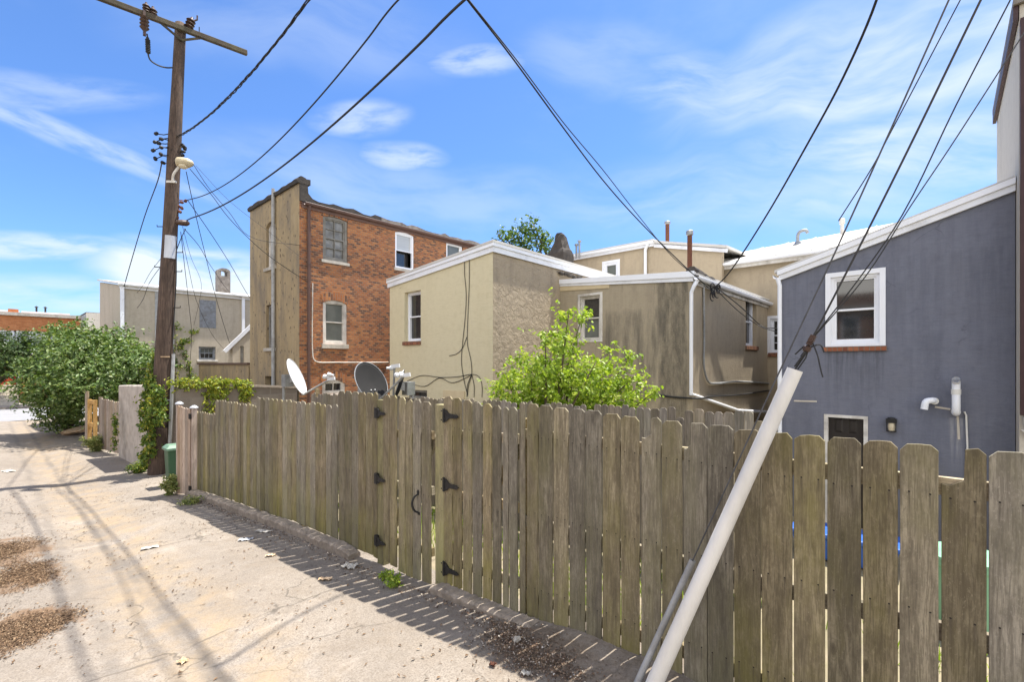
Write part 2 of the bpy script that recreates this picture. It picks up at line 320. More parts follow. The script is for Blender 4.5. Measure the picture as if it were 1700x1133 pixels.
    # dirt bank against the fence
    d2 = t.math('MULTIPLY', t.smooth(s[1], 2.1, 2.8), t.smooth(s[0], -3.4, -2.3))
    c = t.mix(t.math('MULTIPLY', d2, t.ramp(t.noise(p, 6, 7, .75), [(.36,.0),(.6,.9)])), c, t.mix(t.ramp(t.noise(p, 34, 6, .8), [(.4,0.),(.62,1.)]), (.10,.078,.056), (.23,.185,.14)))
    t.bump(f, .35, .008); t.bump(b, .35, .03)
    return t.fin(c, .92)
concrete_alley()
simple('kerb_concrete', (.33,.28,.225), (.20,.165,.13), 16, .95, bump=.8, dirt=.5)
simple('pillar_concrete', (.50,.45,.39), (.33,.29,.25), 3.2, .95, bump=.4, dirt=.6)
simple('yard_soil', (.27,.22,.15), (.18,.16,.09), 2.2, .95, bump=.5, dirt=.3)
simple('asphalt_old', (.25,.25,.26), (.20,.20,.205), 3, .9, bump=.3, stretch=(1,.3,1))
simple('pavement', (.45,.42,.38), (.36,.33,.29), 3, .9, bump=.3)
simple('terrain', (.20,.19,.12), (.12,.13,.06), .5, .95, bump=.3)

def litter_mat(name, stops):
    t = NT(name); c = t.ramp(t.geo.outputs['Random Per Island'], stops, 'LINEAR'); return t.fin(c, .9)
litter_mat('leaf_litter', [(0,(.045,.027,.015)),(.45,(.10,.06,.032)),(.8,(.17,.105,.058)),(1,(.29,.21,.13))])
litter_mat('debris', [(0,(.05,.035,.025)),(.5,(.14,.09,.06)),(.85,(.25,.18,.12)),(1,(.5,.46,.4))])

def leafmat(name, stops, trans=.35):
    t = NT(name)
    c = t.ramp(t.geo.outputs['Random Per Island'], stops)
    t.fin(c, .45); t.b.inputs['Specular IOR Level'].default_value = .35
    tr = t.n.new('ShaderNodeBsdfTranslucent'); t.l.new(t.mix(1., c, (1.,1.,.45), 'MULTIPLY'), tr.inputs[0])
    mx = t.n.new('ShaderNodeMixShader'); mx.inputs[0].default_value = trans
    t.l.new(t.b.outputs[0], mx.inputs[1]); t.l.new(tr.outputs[0], mx.inputs[2]); t.l.new(mx.outputs[0], t.out.inputs[0])
leafmat('leaf_shrub', [(0,(.05,.095,.022)),(.5,(.10,.165,.040)),(.8,(.17,.24,.07)),(1,(.30,.36,.16))])
leafmat('leaf_sapling', [(0,(.17,.27,.03)),(.5,(.29,.41,.05)),(.85,(.40,.50,.075)),(1,(.52,.58,.13))], .5)
leafmat('leaf_dark', [(0,(.03,.06,.016)),(.6,(.055,.095,.024)),(1,(.10,.14,.04))])
leafmat('leaf_vine', [(0,(.06,.11,.02)),(.5,(.11,.18,.03)),(.8,(.22,.27,.04)),(1,(.40,.36,.06))], .4)
leafmat('leaf_ivy', [(0,(.14,.20,.025)),(.5,(.24,.30,.035)),(1,(.40,.38,.05))], .4)
leafmat('leaf_weed', [(0,(.15,.20,.06)),(.6,(.27,.31,.11)),(1,(.44,.42,.20))], .45)
leafmat('leaf_maple', [(0,(.05,.10,.02)),(.6,(.09,.16,.03)),(1,(.16,.23,.05))], .4)

# ------------------------------------------------------------------ mesh builder
class MB:
    def __init__(s): s.v = []; s.f = []
    def add(s, vs, fs):
        o = len(s.v); s.v += [tuple(v) for v in vs]; s.f += [tuple(i+o for i in f) for f in fs]
    def hexa(s, p):  # 8 points, bottom 4 then top 4
        s.add(p, [(0,3,2,1),(4,5,6,7),(0,1,5,4),(1,2,6,5),(2,3,7,6),(3,0,4,7)])
    def box(s, a, b):
        (x0,y0,z0),(x1,y1,z1) = a, b
        s.hexa([(x0,y0,z0),(x1,y0,z0),(x1,y1,z0),(x0,y1,z0),(x0,y0,z1),(x1,y0,z1),(x1,y1,z1),(x0,y1,z1)])
    def lbox(s, O, u, n, ur, nr, zr):
        P = lambda a, b, c: O + u*a + n*b + Vector((0,0,c))
        s.hexa([P(ur[0],nr[0],zr[0]),P(ur[1],nr[0],zr[0]),P(ur[1],nr[1],zr[0]),P(ur[0],nr[1],zr[0]),
                P(ur[0],nr[0],zr[1]),P(ur[1],nr[0],zr[1]),P(ur[1],nr[1],zr[1]),P(ur[0],nr[1],zr[1])])
    def beam(s, p, q, w, h, up=Vector((0,0,1))):
        p = Vector(p); q = Vector(q); d = (q-p).normalized()
        sd = d.cross(up)
        if sd.length < 1e-4: sd = d.cross(Vector((0,1,0)))
        sd.normalize(); vv = sd.cross(d).normalized()
        sd = sd*w/2; vv = vv*h/2
        s.hexa([p-sd-vv,p+sd-vv,q+sd-vv,q-sd-vv,p-sd+vv,p+sd+vv,q+sd+vv,q-sd+vv])
    def prism(s, poly, ext):  # planar polygon extruded along vector
        n = len(poly); ext = Vector(ext)
        vs = [Vector(p) for p in poly] + [Vector(p)+ext for p in poly]
        s.add(vs, [tuple(range(n)), tuple(range(2*n-1, n-1, -1))] + [(i,(i+1)%n,(i+1)%n+n,i+n) for i in range(n)])
    def tube(s, pts, r, n=8, caps=True):
        pts = [Vector(p) for p in pts]; k = len(pts)
        rr = r if isinstance(r, (list, tuple)) else [r]*k
        up = None; vs = []; fs = []
        for i, p in enumerate(pts):
            d = (pts[min(i+1,k-1)] - pts[max(i-1,0)]).normalized()
            if up is None:
                up = d.orthogonal().normalized()
            else:
                up = (up - d*up.dot(d)); up = up.normalized() if up.length > 1e-6 else d.orthogonal().normalized()
            sd = d.cross(up)
            for j in range(n):
                a = 2*math.pi*j/n; vs.append(p + (up*math.cos(a)+sd*math.sin(a))*rr[i])
        for i in range(k-1):
            for j in range(n):
                fs.append((i*n+j, i*n+(j+1)%n, (i+1)*n+(j+1)%n, (i+1)*n+j))
        if caps: fs += [tuple(range(n-1,-1,-1)), tuple(range((k-1)*n, k*n))]
        s.add(vs, fs)
    def lathe(s, c, ax, prof, n=12):  # prof: (distance along axis, radius)
        ax = Vector(ax).normalized(); c = Vector(c)
        u = ax.orthogonal().normalized(); w = ax.cross(u); vs = []; fs = []
        for (h, r) in prof:
            for j in range(n):
                a = 2*math.pi*j/n; vs.append(c + ax*h + (u*math.cos(a)+w*math.sin(a))*max(r,1e-4))
        for i in range(len(prof)-1):
            for j in range(n): fs.append((i*n+j, i*n+(j+1)%n, (i+1)*n+(j+1)%n, (i+1)*n+j))
        fs += [tuple(range(n-1,-1,-1)), tuple(range((len(prof)-1)*n, len(prof)*n))]
        s.add(vs, fs)
    def build(s, name, mat, parent=None, smooth=False, origin=None, bevel=0, rough=None):
        L = Vector((0,0,0))
        if parent is not None:
            q = parent
            while q.parent: q = q.parent
            L = q.location.copy()
        elif origin is not None: L = Vector(origin)
        else:
            a = np.array(s.v); L = Vector((float(a[:,0].mean()), float(a[:,1].mean()), float(a[:,2].min())))
        me = bpy.data.meshes.new(name)
        me.from_pydata([(v[0]-L.x, v[1]-L.y, v[2]-L.z) for v in s.v], [], s.f)
        bm = bmesh.new(); bm.from_mesh(me); bmesh.ops.recalc_face_normals(bm, faces=bm.faces); bm.to_mesh(me); bm.free()
        if smooth: me.polygons.foreach_set('use_smooth', [True]*len(me.polygons))
        me.materials.append(MATS[mat]); me.update()
        o = bpy.data.objects.new(name, me); C.objects.link(o)
        if parent is not None: o.parent = parent
        else: o.location = L
        if bevel:
            b = o.modifiers.new('bevel', 'BEVEL'); b.width = bevel; b.segments = 2; b.limit_method = 'ANGLE'; b.angle_limit = R(40)
        return o
def tag(o, label, cat, group=None):
    o['label'] = label; o['category'] = cat
    if group: o['group'] = group
    return o
def thing(name, label, cat, loc, group=None):
    o = bpy.data.objects.new(name, None); C.objects.link(o); o.location = loc; o.empty_display_size = .2
    return tag(o, label, cat, group)
def struct(o, kind='structure'): o['kind'] = kind; return o
def smoothpath(pts, n=6):
    """centripetal Catmull-Rom through the points (no overshoot on uneven spacing)"""
    P = [Vector(p) for p in pts]
    if len(P) < 3: return [P[0].lerp(P[-1], i/n) for i in range(n+1)]
    P = [P[0]*2-P[1]] + P + [P[-1]*2-P[-2]]; out = []
    for i in range(1, len(P)-2):
        q = P[i-1:i+3]; t = [0.]
        for a, b in zip(q, q[1:]): t.append(t[-1] + max((b-a).length, 1e-5)**.5)
        for k in range(n):
            u = t[1] + (t[2]-t[1])*k/n
            L = lambda a, b, ta, tb: a*((tb-u)/(tb-ta)) + b*((u-ta)/(tb-ta))
            a1, a2, a3 = L(q[0],q[1],t[0],t[1]), L(q[1],q[2],t[1],t[2]), L(q[2],q[3],t[2],t[3])
            out.append(L(L(a1,a2,t[0],t[2]), L(a2,a3,t[1],t[3]), t[1], t[2]))
    return out + [P[-2]]
XU = Vector((1,0,0)); YU = Vector((0,1,0)); ZU = Vector((0,0,1))

# ------------------------------------------------------------------ walls with window holes
def wall(parent, O, u, n, prof, zb, holes, mat, th=.2, name='wall'):
    O = Vector(O); us = sorted(set([round(p[0],4) for p in prof] + [round(h[k],4) for h in holes for k in (0,1)]))
    zs = sorted(set([zb] + [round(h[k],4) for h in holes for k in (2,3)]))
    def top(x):
        for (a, za), (b, zc) in zip(prof, prof[1:]):
            if a-1e-6 <= x <= b+1e-6: return za + (zc-za)*(x-a)/max(b-a,1e-9)
        return prof[-1][1]
    nr = len(zs)+1; vs = []
    for x in us:
        for z in zs + [top(x)]: vs.append(O + u*x + ZU*(z-O.z))
    bm = bmesh.new(); V = [bm.verts.new(v) for v in vs]
    for i in range(len(us)-1):
        for j in range(nr-1):
            xm = (us[i]+us[i+1])/2; z0 = zs[j]; z1 = zs[j+1] if j+1 < len(zs) else None
            if z1 is not None and any(h[0] < xm < h[1] and h[2] < (z0+z1)/2 < h[3] for h in holes): continue
            bm.faces.new([V[i*nr+j], V[(i+1)*nr+j], V[(i+1)*nr+j+1], V[i*nr+j+1]])
    r = bmesh.ops.extrude_face_region(bm, geom=bm.faces[:])
    bmesh.ops.translate(bm, verts=[g for g in r['geom'] if isinstance(g, bmesh.types.BMVert)], vec=-n*th)
    bmesh.ops.recalc_face_normals(bm, faces=bm.faces)
    m = MB(); bm.verts.index_update(); m.v = [tuple(v.co) for v in bm.verts]; m.f = [tuple(v.index for v in f.verts) for f in bm.faces]; bm.free()
    return m.build(name, mat, parent)

def window(parent, O, u, n, u0, u1, z0, z1, rec=.08, fw=.055, frame='white_vinyl', pane=('pane_dark','pane_dark'), sill=None, bars=(0,0),
           proud=0, arch=None, half=True, open_low=False, trim=0, panel=None):
    """double-hung window set rec behind the wall face; n = outward normal"""
    O = Vector(O).copy(); O.z = 0
    m = MB(); d0, d1 = -rec-.05, -rec+.02
    if trim:   # casing on the wall face round the opening
        m.lbox(O,u,n,(u0-trim,u0+.004),(-.02,proud),(z0-trim*.6,z1+trim)); m.lbox(O,u,n,(u1-.004,u1+trim),(-.02,proud),(z0-trim*.6,z1+trim))
        m.lbox(O,u,n,(u0+.004,u1-.004),(-.02,proud-.002),(z1-.004,z1+trim)); m.lbox(O,u,n,(u0+.004,u1-.004),(-.02,proud-.002),(z0-trim*.6,z0+.004))
    m.lbox(O,u,n,(u0,u0+fw),(d0,d1),(z0,z1)); m.lbox(O,u,n,(u1-fw,u1),(d0,d1),(z0,z1))
    m.lbox(O,u,n,(u0+fw,u1-fw),(d0,d1-.002),(z1-fw,z1)); m.lbox(O,u,n,(u0+fw,u1-fw),(d0,d1-.002),(z0,z0+fw))
    zm = (z0+z1)/2
    w = m.build('window', frame, parent)
    a0, a1 = u0+fw, u1-fw
    s1 = MB(); k = .032
    def sash(mb, za, zb, off):
        mb.lbox(O,u,n,(a0,a0+k),(d0-off,d1-.012-off),(za,zb)); mb.lbox(O,u,n,(a1-k,a1),(d0-off,d1-.012-off),(za,zb))
        mb.lbox(O,u,n,(a0+k,a1-k),(d0-off,d1-.014-off),(za,za+k)); mb.lbox(O,u,n,(a0+k,a1-k),(d0-off,d1-.014-off),(zb-k,zb))
        for i in range(bars[0]):
            c = a0+k+(a1-a0-2*k)*(i+1)/(bars[0]+1); mb.lbox(O,u,n,(c-.009,c+.009),(d0-off+.01,d1-.016-off),(za+k,zb-k))
        for i in range(bars[1]):
            c = za+k+(zb-za-2*k)*(i+1)/(bars[1]+1); mb.lbox(O,u,n,(a0+k,a1-k),(d0-off+.012,d1-.018-off),(c-.009,c+.009))
    if half:
        if open_low: sash(s1, zm-.02, z1-fw, .012)
        else:
            sash(s1, zm-.018, z1-fw, .012); sash(s1, z0+fw, zm+.018, 0)
    else: sash(s1, z0+fw, z1-fw, 0)
    s1.build('sash', frame, w)
    p = MB(); dd = d0-.012
    p.lbox(O,u,n,(a0,a1),(dd-.01,dd+.012),(zm,z1-fw)); p.build('pane', pane[0], w)
    p = MB(); p.lbox(O,u,n,(a0,a1),(dd-.01-(.15 if open_low else 0),dd+.012-(.15 if open_low else 0)),(z0+fw,zm)); p.build('pane', pane[1], w)
    if sill:
        sm, hh, out, ov = sill; s_ = MB(); s_.lbox(O,u,n,(u0-ov,u1+ov),(-.06,out),(z0-hh,z0-.002)); s_.build('sill', sm, w, bevel=.004)
    if arch:
        am, hh, rise = arch; N = 12; ins = []; outs = []
        for i in range(N+1):
            t_ = i/N; x = lerp(u0-.002, u1+.002, t_); h = 4*t_*(1-t_)
            ins.append(O+u*x+ZU*(z1-rise+rise*h)); x2 = lerp(u0-.06, u1+.06, t_); outs.append(O+u*x2+ZU*(z1-rise+hh+rise*h))
        a = MB(); th = -(rec-.022)
        for i in range(N):
            q = [ins[i],ins[i+1],outs[i+1],outs[i]]
            a.hexa([x + n*th for x in q] + [x + n*.012 for x in q])
        a.build('lintel', am, w)
    return w

def roof_slab(parent, poly, th, mat, name='roof'):
    m = MB(); m.prism(poly, (0,0,th)); return m.build(name, mat, parent)
def board(parent, p, q, w, h, mat, name='fascia'):
    m = MB(); m.beam(p, q, w, h); return m.build(name, mat, parent)
def pipe(parent, pts, r, mat, name='downspout', n=8, straps=None):
    m = MB(); m.tube(pts, r, n); o = m.build(name, mat, parent, smooth=False)
    return o
def gutter(parent, p, q, mat, out):
    """open half-round gutter swept from p to q, hanging outward"""
    p = Vector(p); q = Vector(q); m = MB(); out = Vector(out); pr = []
    for i in range(9):
        a = math.pi*i/8; pr.append((-.065*math.cos(a)+.065, -.075*math.sin(a)))
    pr += [(.125,.008),(.118,.008)]
    for i in range(8,-1,-1):
        a = math.pi*i/8; pr.append((-.057*math.cos(a)+.065, -.067*math.sin(a)))
    vs = [p+out*a+ZU*b for a, b in pr] + [q+out*a+ZU*b for a, b in pr]; k = len(pr)
    m.add(vs, [(i,(i+1)%k,(i+1)%k+k,i+k) for i in range(k)] + [tuple(range(k)), tuple(range(2*k-1,k-1,-1))])
    return m.build('gutter', mat, parent)

# ------------------------------------------------------------------ foliage
def leaves_mesh(anchors, normals, size, var=.35, fold=.25, aspect=.55, droop=.3, lobed=False):
    n = len(anchors); a = np.array(anchors)
    nz = np.array(normals); nz /= np.linalg.norm(nz, axis=1, keepdims=True)+1e-9
    r = rng.normal(size=(n,3)); ax = np.cross(nz, r); ax /= np.linalg.norm(ax, axis=1, keepdims=True)+1e-9
    ax[:,2] -= droop*rng.random(n); ax /= np.linalg.norm(ax, axis=1, keepdims=True)+1e-9
    sd = np.cross(nz, ax); sd /= np.linalg.norm(sd, axis=1, keepdims=True)+1e-9
    L = size*(1+var*(rng.random(n)*2-1))[:,None]; W = L*aspect*.5
    up = np.cross(ax, sd)
    pts = [a, a+ax*L*.38+sd*W+up*W*fold, a+ax*L*.8+sd*W*.55+up*W*fold*.6, a+ax*L, a+ax*L*.8-sd*W*.55+up*W*fold*.6, a+ax*L*.38-sd*W+up*W*fold]
    V = np.stack(pts, 1).reshape(-1,3)
    o = np.arange(n)*6
    fs = np.concatenate([np.stack([o,o+1,o+2,o+3],1), np.stack([o,o+3,o+4,o+5],1)])
    return V, fs
def leaf_object(name, V, fs, mat, parent, loc):
    me = bpy.data.meshes.new(name); L = np.array(loc)
    me.from_pydata((V-L).tolist(), [], fs.tolist()); me.materials.append(MATS[mat]); me.update()
    o = bpy.data.objects.new(name, me); C.objects.link(o)
    if parent is not None: o.parent = parent
    else: o.location = loc
    return o
def spray(blobs, ntw, per, tw, size, shell=.55, updir=.6, **k):
    """leaf sprays: twigs reaching out of each blob's surface, leaves set along each twig"""
    w = np.array([b[2] if len(b) > 2 else b[1][0]*b[1][1]*1.0+.02 for b in blobs]); w = w/w.sum()
    idx = rng.choice(len(blobs), size=ntw, p=w); A = []; N = []
    for i in idx:
        c, rad = blobs[i][0], blobs[i][1]; d = rng.normal(size=3); d /= np.linalg.norm(d)
        q = shell + (1-shell)*rng.random()**.6; q *= 1 + .16*rng.normal()
        base = np.array(c) + d*np.array(rad)*q
        dirn = d*.7 + np.array((0,0,.5)) + rng.normal(size=3)*.45; dirn /= np.linalg.norm(dirn)
        ln = tw*(.5+rng.random())*(2.3 if rng.random() < .06 else 1)
        for j in range(per):
            s = (j+.3*rng.random())/per
            p = base + dirn*ln*s + np.array((0,0,-.25*ln*s*s)) + rng.normal(size=3)*size*.28
            A.append(p); N.append(np.array((0,0,updir)) + d*.4 + rng.normal(size=3)*.5)
    return leaves_mesh(A, N, size, **k)
def limbs(base, tips, r0, mat, parent, name='trunk', fork=.45, n=7):
    m = MB(); base = Vector(base)
    for t_ in tips:
        t_ = Vector(t_); mid = base.lerp(t_, fork) + Vector((random.uniform(-.1,.1), random.uniform(-.1,.1), .12*(t_-base).length))
        ps = smoothpath([base + Vector((random.uniform(-.6,.6)*r0, random.uniform(-.6,.6)*r0, 0)), mid, t_], 6)
        m.tube(ps, [lerp(r0, r0*.16, i/(len(ps)-1)) for i in range(len(ps))], n)
    return m.build(name, mat, parent, smooth=True)

# ================================================================== GROUND
def axis(*segs):
    out = []
    for a, b, s in segs: out += list(np.arange(a, b-1e-6, s))
    return out + [segs[-1][1]]
def sheet(name, xs, ys, zf, mat, th=None):
    m = MB(); nx, ny = len(xs), len(ys)
    m.v = [(x, y, zf(x, y)) for x in xs for y in ys]
    m.f = [(i*ny+j, (i+1)*ny+j, (i+1)*ny+j+1, i*ny+j+1) for i in range(nx-1) for j in range(ny-1)]
    o = m.build(name, mat, None, smooth=True, origin=(0,0,0)); return struct(o)
def hsh(x, y):
    return math.sin(x*1.7+y*2.3)*.5 + math.sin(x*4.1-y*3.3+1)*.3 + math.sin(x*7.7+y*6.1+2)*.2
def alley_z(x, y):
    z = gz(x) + .012*hsh(x, y) * (1 if x > -16 else .6)
    z -= .05*math.exp(-((y-1.0)/.5)**2)                     # shallow dished channel
    if x > -3.6 and y > 2.3:                                # earth heaped against the boards
        k = min(1, (x+3.6)/1.2)*min(1, (y-2.3)/.65); z += .085*k*k*(1+.35*hsh(x*2.3, y*3))
    return z
sheet('alley', axis((-33.5,-16,.7),(-16,-9,.3),(-9,3,.1),(3,12,.6)), axis((-17.3,-6,2.2),(-6,-1,.7),(-1,3.3,.1)), alley_z, 'alley_concrete')
def yard_z(x, y):
    a = gz(x)-.03; k = min(1, max(0, (y-3.3)/4)); return lerp(a, -2.82, k) + .02*hsh(x, y)
sheet('yard', axis((-26,-12,1),(-12,4,.35),(4,14,1.5)), axis((3.3,12,.35),(12,30,3)), yard_z, 'yard_soil')
sheet('street', [-42.6,-38,-33.5], axis((-60,60,6)), lambda x, y: gz(-36)-.02, 'asphalt_old')
sheet('pavement', [-47,-42.6], axis((-60,60,6)), lambda x, y: gz(-36)+.10, 'pavement')
k = MB(); k.box((-42.75,-60,-3.2),(-42.59,60,gz(-36)+.105)); struct(k.build('kerb', 'kerb_concrete'))
sheet('ground', axis((-400,-60,60),(-60,-20,8),(-20,20,8),(20,400,60)), axis((-300,-20,40),(-20,40,10),(40,400,60)), lambda x, y: -3.1, 'terrain')

# ================================================================== FRONT FENCE
def fence_y(X):
    pts = [(-11.3,2.74),(-10,2.88),(-8.7,2.98),(-7.4,3.05),(6,3.05)]
    if X <= pts[0][0]: return pts[0][1]
    for (a, ya), (b, yb) in zip(pts, pts[1:]):
        if X <= b: return lerp(ya, yb, (X-a)/(b-a))
    return 3.05
def on_fence(px):   # world X of a picture column on the fence line
    Y = 3.05
    for _ in range(25):
        r = ray(px); X = r[0]/r[1]*Y; Y = .5*Y+.5*fence_y(X)
    return X
def zat(X, py):
    Y = fence_y(X); d = -SA*X + CA*Y
    return (HY-py)/F*d
def picket(parent, xa, xb, z0, za, zb, mat, ear=.03, th=.017, off=0, lean=0, notch=None, tilt=0):
    """one dog-eared board; za/zb heights of its left/right shoulder"""
    ya, yb = fence_y(xa)+off, fence_y(xb)+off
    e = min(ear, (xb-xa)*.3); w = xb-xa
    P = lambda s, z: Vector((xa + w*s + lean*(z-z0), lerp(ya, yb, s) + tilt*(z-z0), z))
    es = e/w; j = lambda: random.uniform(-.004,.004)
    if notch is None:
        outl = [P(0,z0),P(1,z0+j())]
        for i in range(1,4): outl.append(P(1+random.uniform(-.008,.008), lerp(z0, zb-e, i/4)))
        outl += [P(1,zb-e+j()),P(1-es,zb+j()),P(.5,(za+zb)/2+j()*.6),P(es,za+j()),P(0,za-e+j())]
        for i in range(3,0,-1): outl.append(P(random.uniform(-.012,.012), lerp(z0, za-e, i/4)))
    elif notch[0] == 'L':   # left half of the head has split off
        s, dz = notch[1:]
        outl = [P(0,z0),P(1,z0),P(1,zb-e),P(1-es,zb),P(s+.02,za),P(s,za-dz*.5),P(s-.01,za-dz+.02),P(s*.6,za-dz),P(s*.4,za-dz-.012),P(0,za-dz-.008)]
    else:
        s, dz = notch[1:]
        outl = [P(0,z0),P(1,z0),P(1,zb-dz),P(s+.05,zb-dz+.01),P(s,zb-dz+.03),P(s,zb),P(es,za),P(0,za-e)]
    m = MB(); m.prism(outl, (0,th,0)); return m.build('picket', mat, parent, bevel=.0025)
def rails(parent, xa, xb, zs, mat='rail_wood', name='rail', y0=.018, h=.085, step=1.2):
    for zf in zs:
        m = MB(); n = max(1, int((xb-xa)/step)); X = [lerp(xa, xb, i/n) for i in range(n+1)]
        for a, b in zip(X, X[1:]):
            m.beam((a, fence_y(a)+y0+.02, zf(a)), (b, fence_y(b)+y0+.02, zf(b)), .038, h)
        m.build(name, mat, parent)
def post(parent, X, z0, z1, mat='rail_wood', off=.06, w=.09):
    m = MB(); y = fence_y(X)+off; m.box((X-w/2,y,z0),(X+w/2,y+w,z1)); return m.build('post', mat, parent, bevel=.004)

fA = thing('picket_fence', 'long weathered picket fence with stepped tops running from the pink gate to the hinged gate', 'fence', (-8.4,3,gz(-8.4)))
def run(parent, pxa, pxb, ta, tb, n, bot, mat='fence_wood', gap=.013, jit=.012):
    Xa, Xb = on_fence(pxa), on_fence(pxb); za, zb = zat(Xa, ta), zat(Xb, tb)
    for i in range(n):
        x0 = lerp(Xa, Xb, i/n)+gap*random.uniform(.3,1.4)/2; x1 = lerp(Xa, Xb, (i+1)/n)-gap*random.uniform(.3,1.4)/2
        z = lerp(za, zb, (i+.5)/n) + random.uniform(-jit, jit)
        picket(parent, x0, x1, bot((x0+x1)/2)+random.uniform(0,.02), z+random.uniform(-.006,.006), z+random.uniform(-.006,.006), mat, off=random.uniform(-.006,.006), lean=random.uniform(-.004,.004))
botA = lambda X: gz(X)+.10
run(fA, 325, 357, 683, 687, 8, botA); run(fA, 357, 425, 664, 673, 14, botA)
run(fA, 425, 560, 660, 674, 17, botA); run(fA, 561.5, 619, 648, 655, 5, lambda X: gz(X)+.06, gap=.013)
xa, xb = on_fence(325), on_fence(624)
rails(fA, xa, xb, [lambda X: gz(X)+1.42, lambda X: gz(X)+.85, lambda X: gz(X)+.28])
for px in (327, 357, 425, 492, 562): post(fA, on_fence(px), gz(on_fence(px))-.2, gz(on_fence(px))+1.6)
xp = on_fence(624); zp = zat(xp, 652)
picket(fA, on_fence(619.5), on_fence(626), gz(xp)+.05, zp, zp, 'fence_wood')
gp = MB(); x0, x1 = on_fence(626.5), on_fence(637.5); gp.box((x0,3.05,gz(xp)-.3),(x1,3.13,zat(x1, 665))); gp.build('post', 'post_green', fA, bevel=.004)

# black strap hinge: plate on the post, long tapered leaf on the boards, knuckle between
def hinge(parent, X, Y, z, s=1., left=.055, length=.17):
    m = MB(); y0 = Y-.038; T = (0,.008,0)
    m.prism([(X-left*s,y0,z-.06*s),(X-.006,y0,z-.06*s),(X-.006,y0,z+.06*s),(X-left*s,y0,z+.06*s)], (0,.037,0))
    m.prism([(X+.004,y0,z-.055*s),(X+.03*s,y0,z-.05*s),(X+.06*s,y0,z-.022*s),(X+length*s*.85,y0,z-.016*s),(X+length*s,y0,z),(X+length*s*.85,y0,z+.016*s),(X+.06*s,y0,z+.022*s),(X+.03*s,y0,z+.05*s),(X+.004,y0,z+.055*s)], T)
    for a, b in ((-.06,-.022),(-.018,.018),(.022,.06)): m.tube([(X,y0-.002,z+a*s),(X,y0-.002,z+b*s)], .0095*s, 8)
    for dx, dz in ((-.035,.04),(-.035,-.04),(.018,.032),(.018,-.032),(.075,0),(.125,0)): m.lathe((X+dx*s,y0+.001,z+dz*s), (0,-1,0), [(0,.008*s),(.004,.006*s),(.006,0)], 8)
    return m.build('hinge', 'black_iron', parent)

g1 = thing('fence_gate', 'weathered picket gate with curved black pull handle and one dropped board', 'gate', (on_fence(670),3.05,gz(-4.4)))
def gboards(parent, edges, tops, bots, mat, off=-.019, notch={}, gap=.011):
    for i, ((a, b), (ta, tb), bt) in enumerate(zip(edges, tops, bots)):
        xa, xb = on_fence(a)+gap/2, on_fence(b)-gap/2
        picket(parent, xa, xb, zat((xa+xb)/2, bt), zat(xa, ta), zat(xb, tb), mat, off=off+random.uniform(-.004,.004), notch=notch.get(i), lean=random.uniform(-.003,.003))
E1 = [(638,649.5),(649.5,661),(663,674.5),(675.5,687),(687,700.5),(702,717.5)]
gboards(g1, E1, [(657,656),(658,657),(660,660),(668,663),(663,664),(667,668)], [932,940,950,957,965,978], 'fence_wood')
xa, xb = on_fence(638), on_fence(717)
rails(g1, xa, xb, [lambda X: gz(X)+1.52, lambda X: gz(X)+.95, lambda X: gz(X)+.32], y0=.0)
m = MB(); m.beam((xa,3.05+.062,gz(xa)+.32),(xb,3.05+.062,gz(xb)+1.5),.038,.085); m.build('brace', 'rail_wood', g1)
for py in (686,795,898): xh = on_fence(630); hinge(g1, xh, 3.05, zat(xh, py), 1.0)
hx = on_fence(697); hm = MB(); zt, zb_ = zat(hx, 820), zat(hx, 851)
pp = smoothpath([(hx,3.028,zt),(hx-.012,2.985,lerp(zt,zb_,.15)),(hx-.02,2.965,lerp(zt,zb_,.5)),(hx-.006,2.985,lerp(zt,zb_,.85)),(hx+.014,3.028,zb_)], 5)
hm.tube(pp, [.008+.004*math.sin(i/len(pp)*math.pi) for i in range(len(pp))], 8)
hm.prism([(hx-.012,3.022,zt-.01),(hx+.012,3.022,zt-.01),(hx+.018,3.022,zt+.025),(hx,3.022,zt+.045),(hx-.018,3.022,zt+.025)], (0,.006,0)); hm.prism([(hx,3.022,zb_-.02),(hx+.028,3.022,zb_-.02),(hx+.03,3.022,zb_+.01),(hx,3.022,zb_+.01)], (0,.006,0))
hm.build('handle', 'black_iron', g1, smooth=False)

fB = thing('picket_fence', 'tall grey-brown dog-ear fence of wide gapped boards behind the leaning white pipe', 'fence', (-.6,3.05,gz(-.6)))
gp = MB(); x0, x1 = on_fence(722.5), on_fence(737); gp.box((x0,3.05,gz(-3.7)-.3),(x1,3.14,zat(x1, 673))); gp.build('post', 'post_green', fB, bevel=.004)
g2 = thing('fence_gate', 'weathered picket gate hung on the greenish post, with dark stained boards at its right end', 'gate', (on_fence(800),3.05,gz(-3.2)))
E2 = [(738.5,753.5),(754,769),(770,785),(786,802),(803,818),(819,834),(836,846),(847,861.5)]
gboards(g2, E2[:5], [(659,658),(661,661),(664,665),(668,669),(670,671)], [984,992,999,1006,1013], 'fence_wood')
gboards(g2, E2[5:], [(673,674),(676,677),(676,677)], [1020,1026,1031], 'fence_wood_near')
xa, xb = on_fence(738.5), on_fence(861)
rails(g2, xa, xb, [lambda X: gz(X)+1.54, lambda X: gz(X)+.95, lambda X: gz(X)+.3], y0=.0)
m = MB(); m.beam((xa,3.05+.062,gz(xa)+.3),(xb,3.05+.062,gz(xb)+1.5),.038,.085); m.build('brace', 'rail_wood', g2)
for py in (690,804,943): xh = on_fence(742); hinge(g2, xh, 3.05, zat(xh, py), 1.12, left=.022, length=.19)
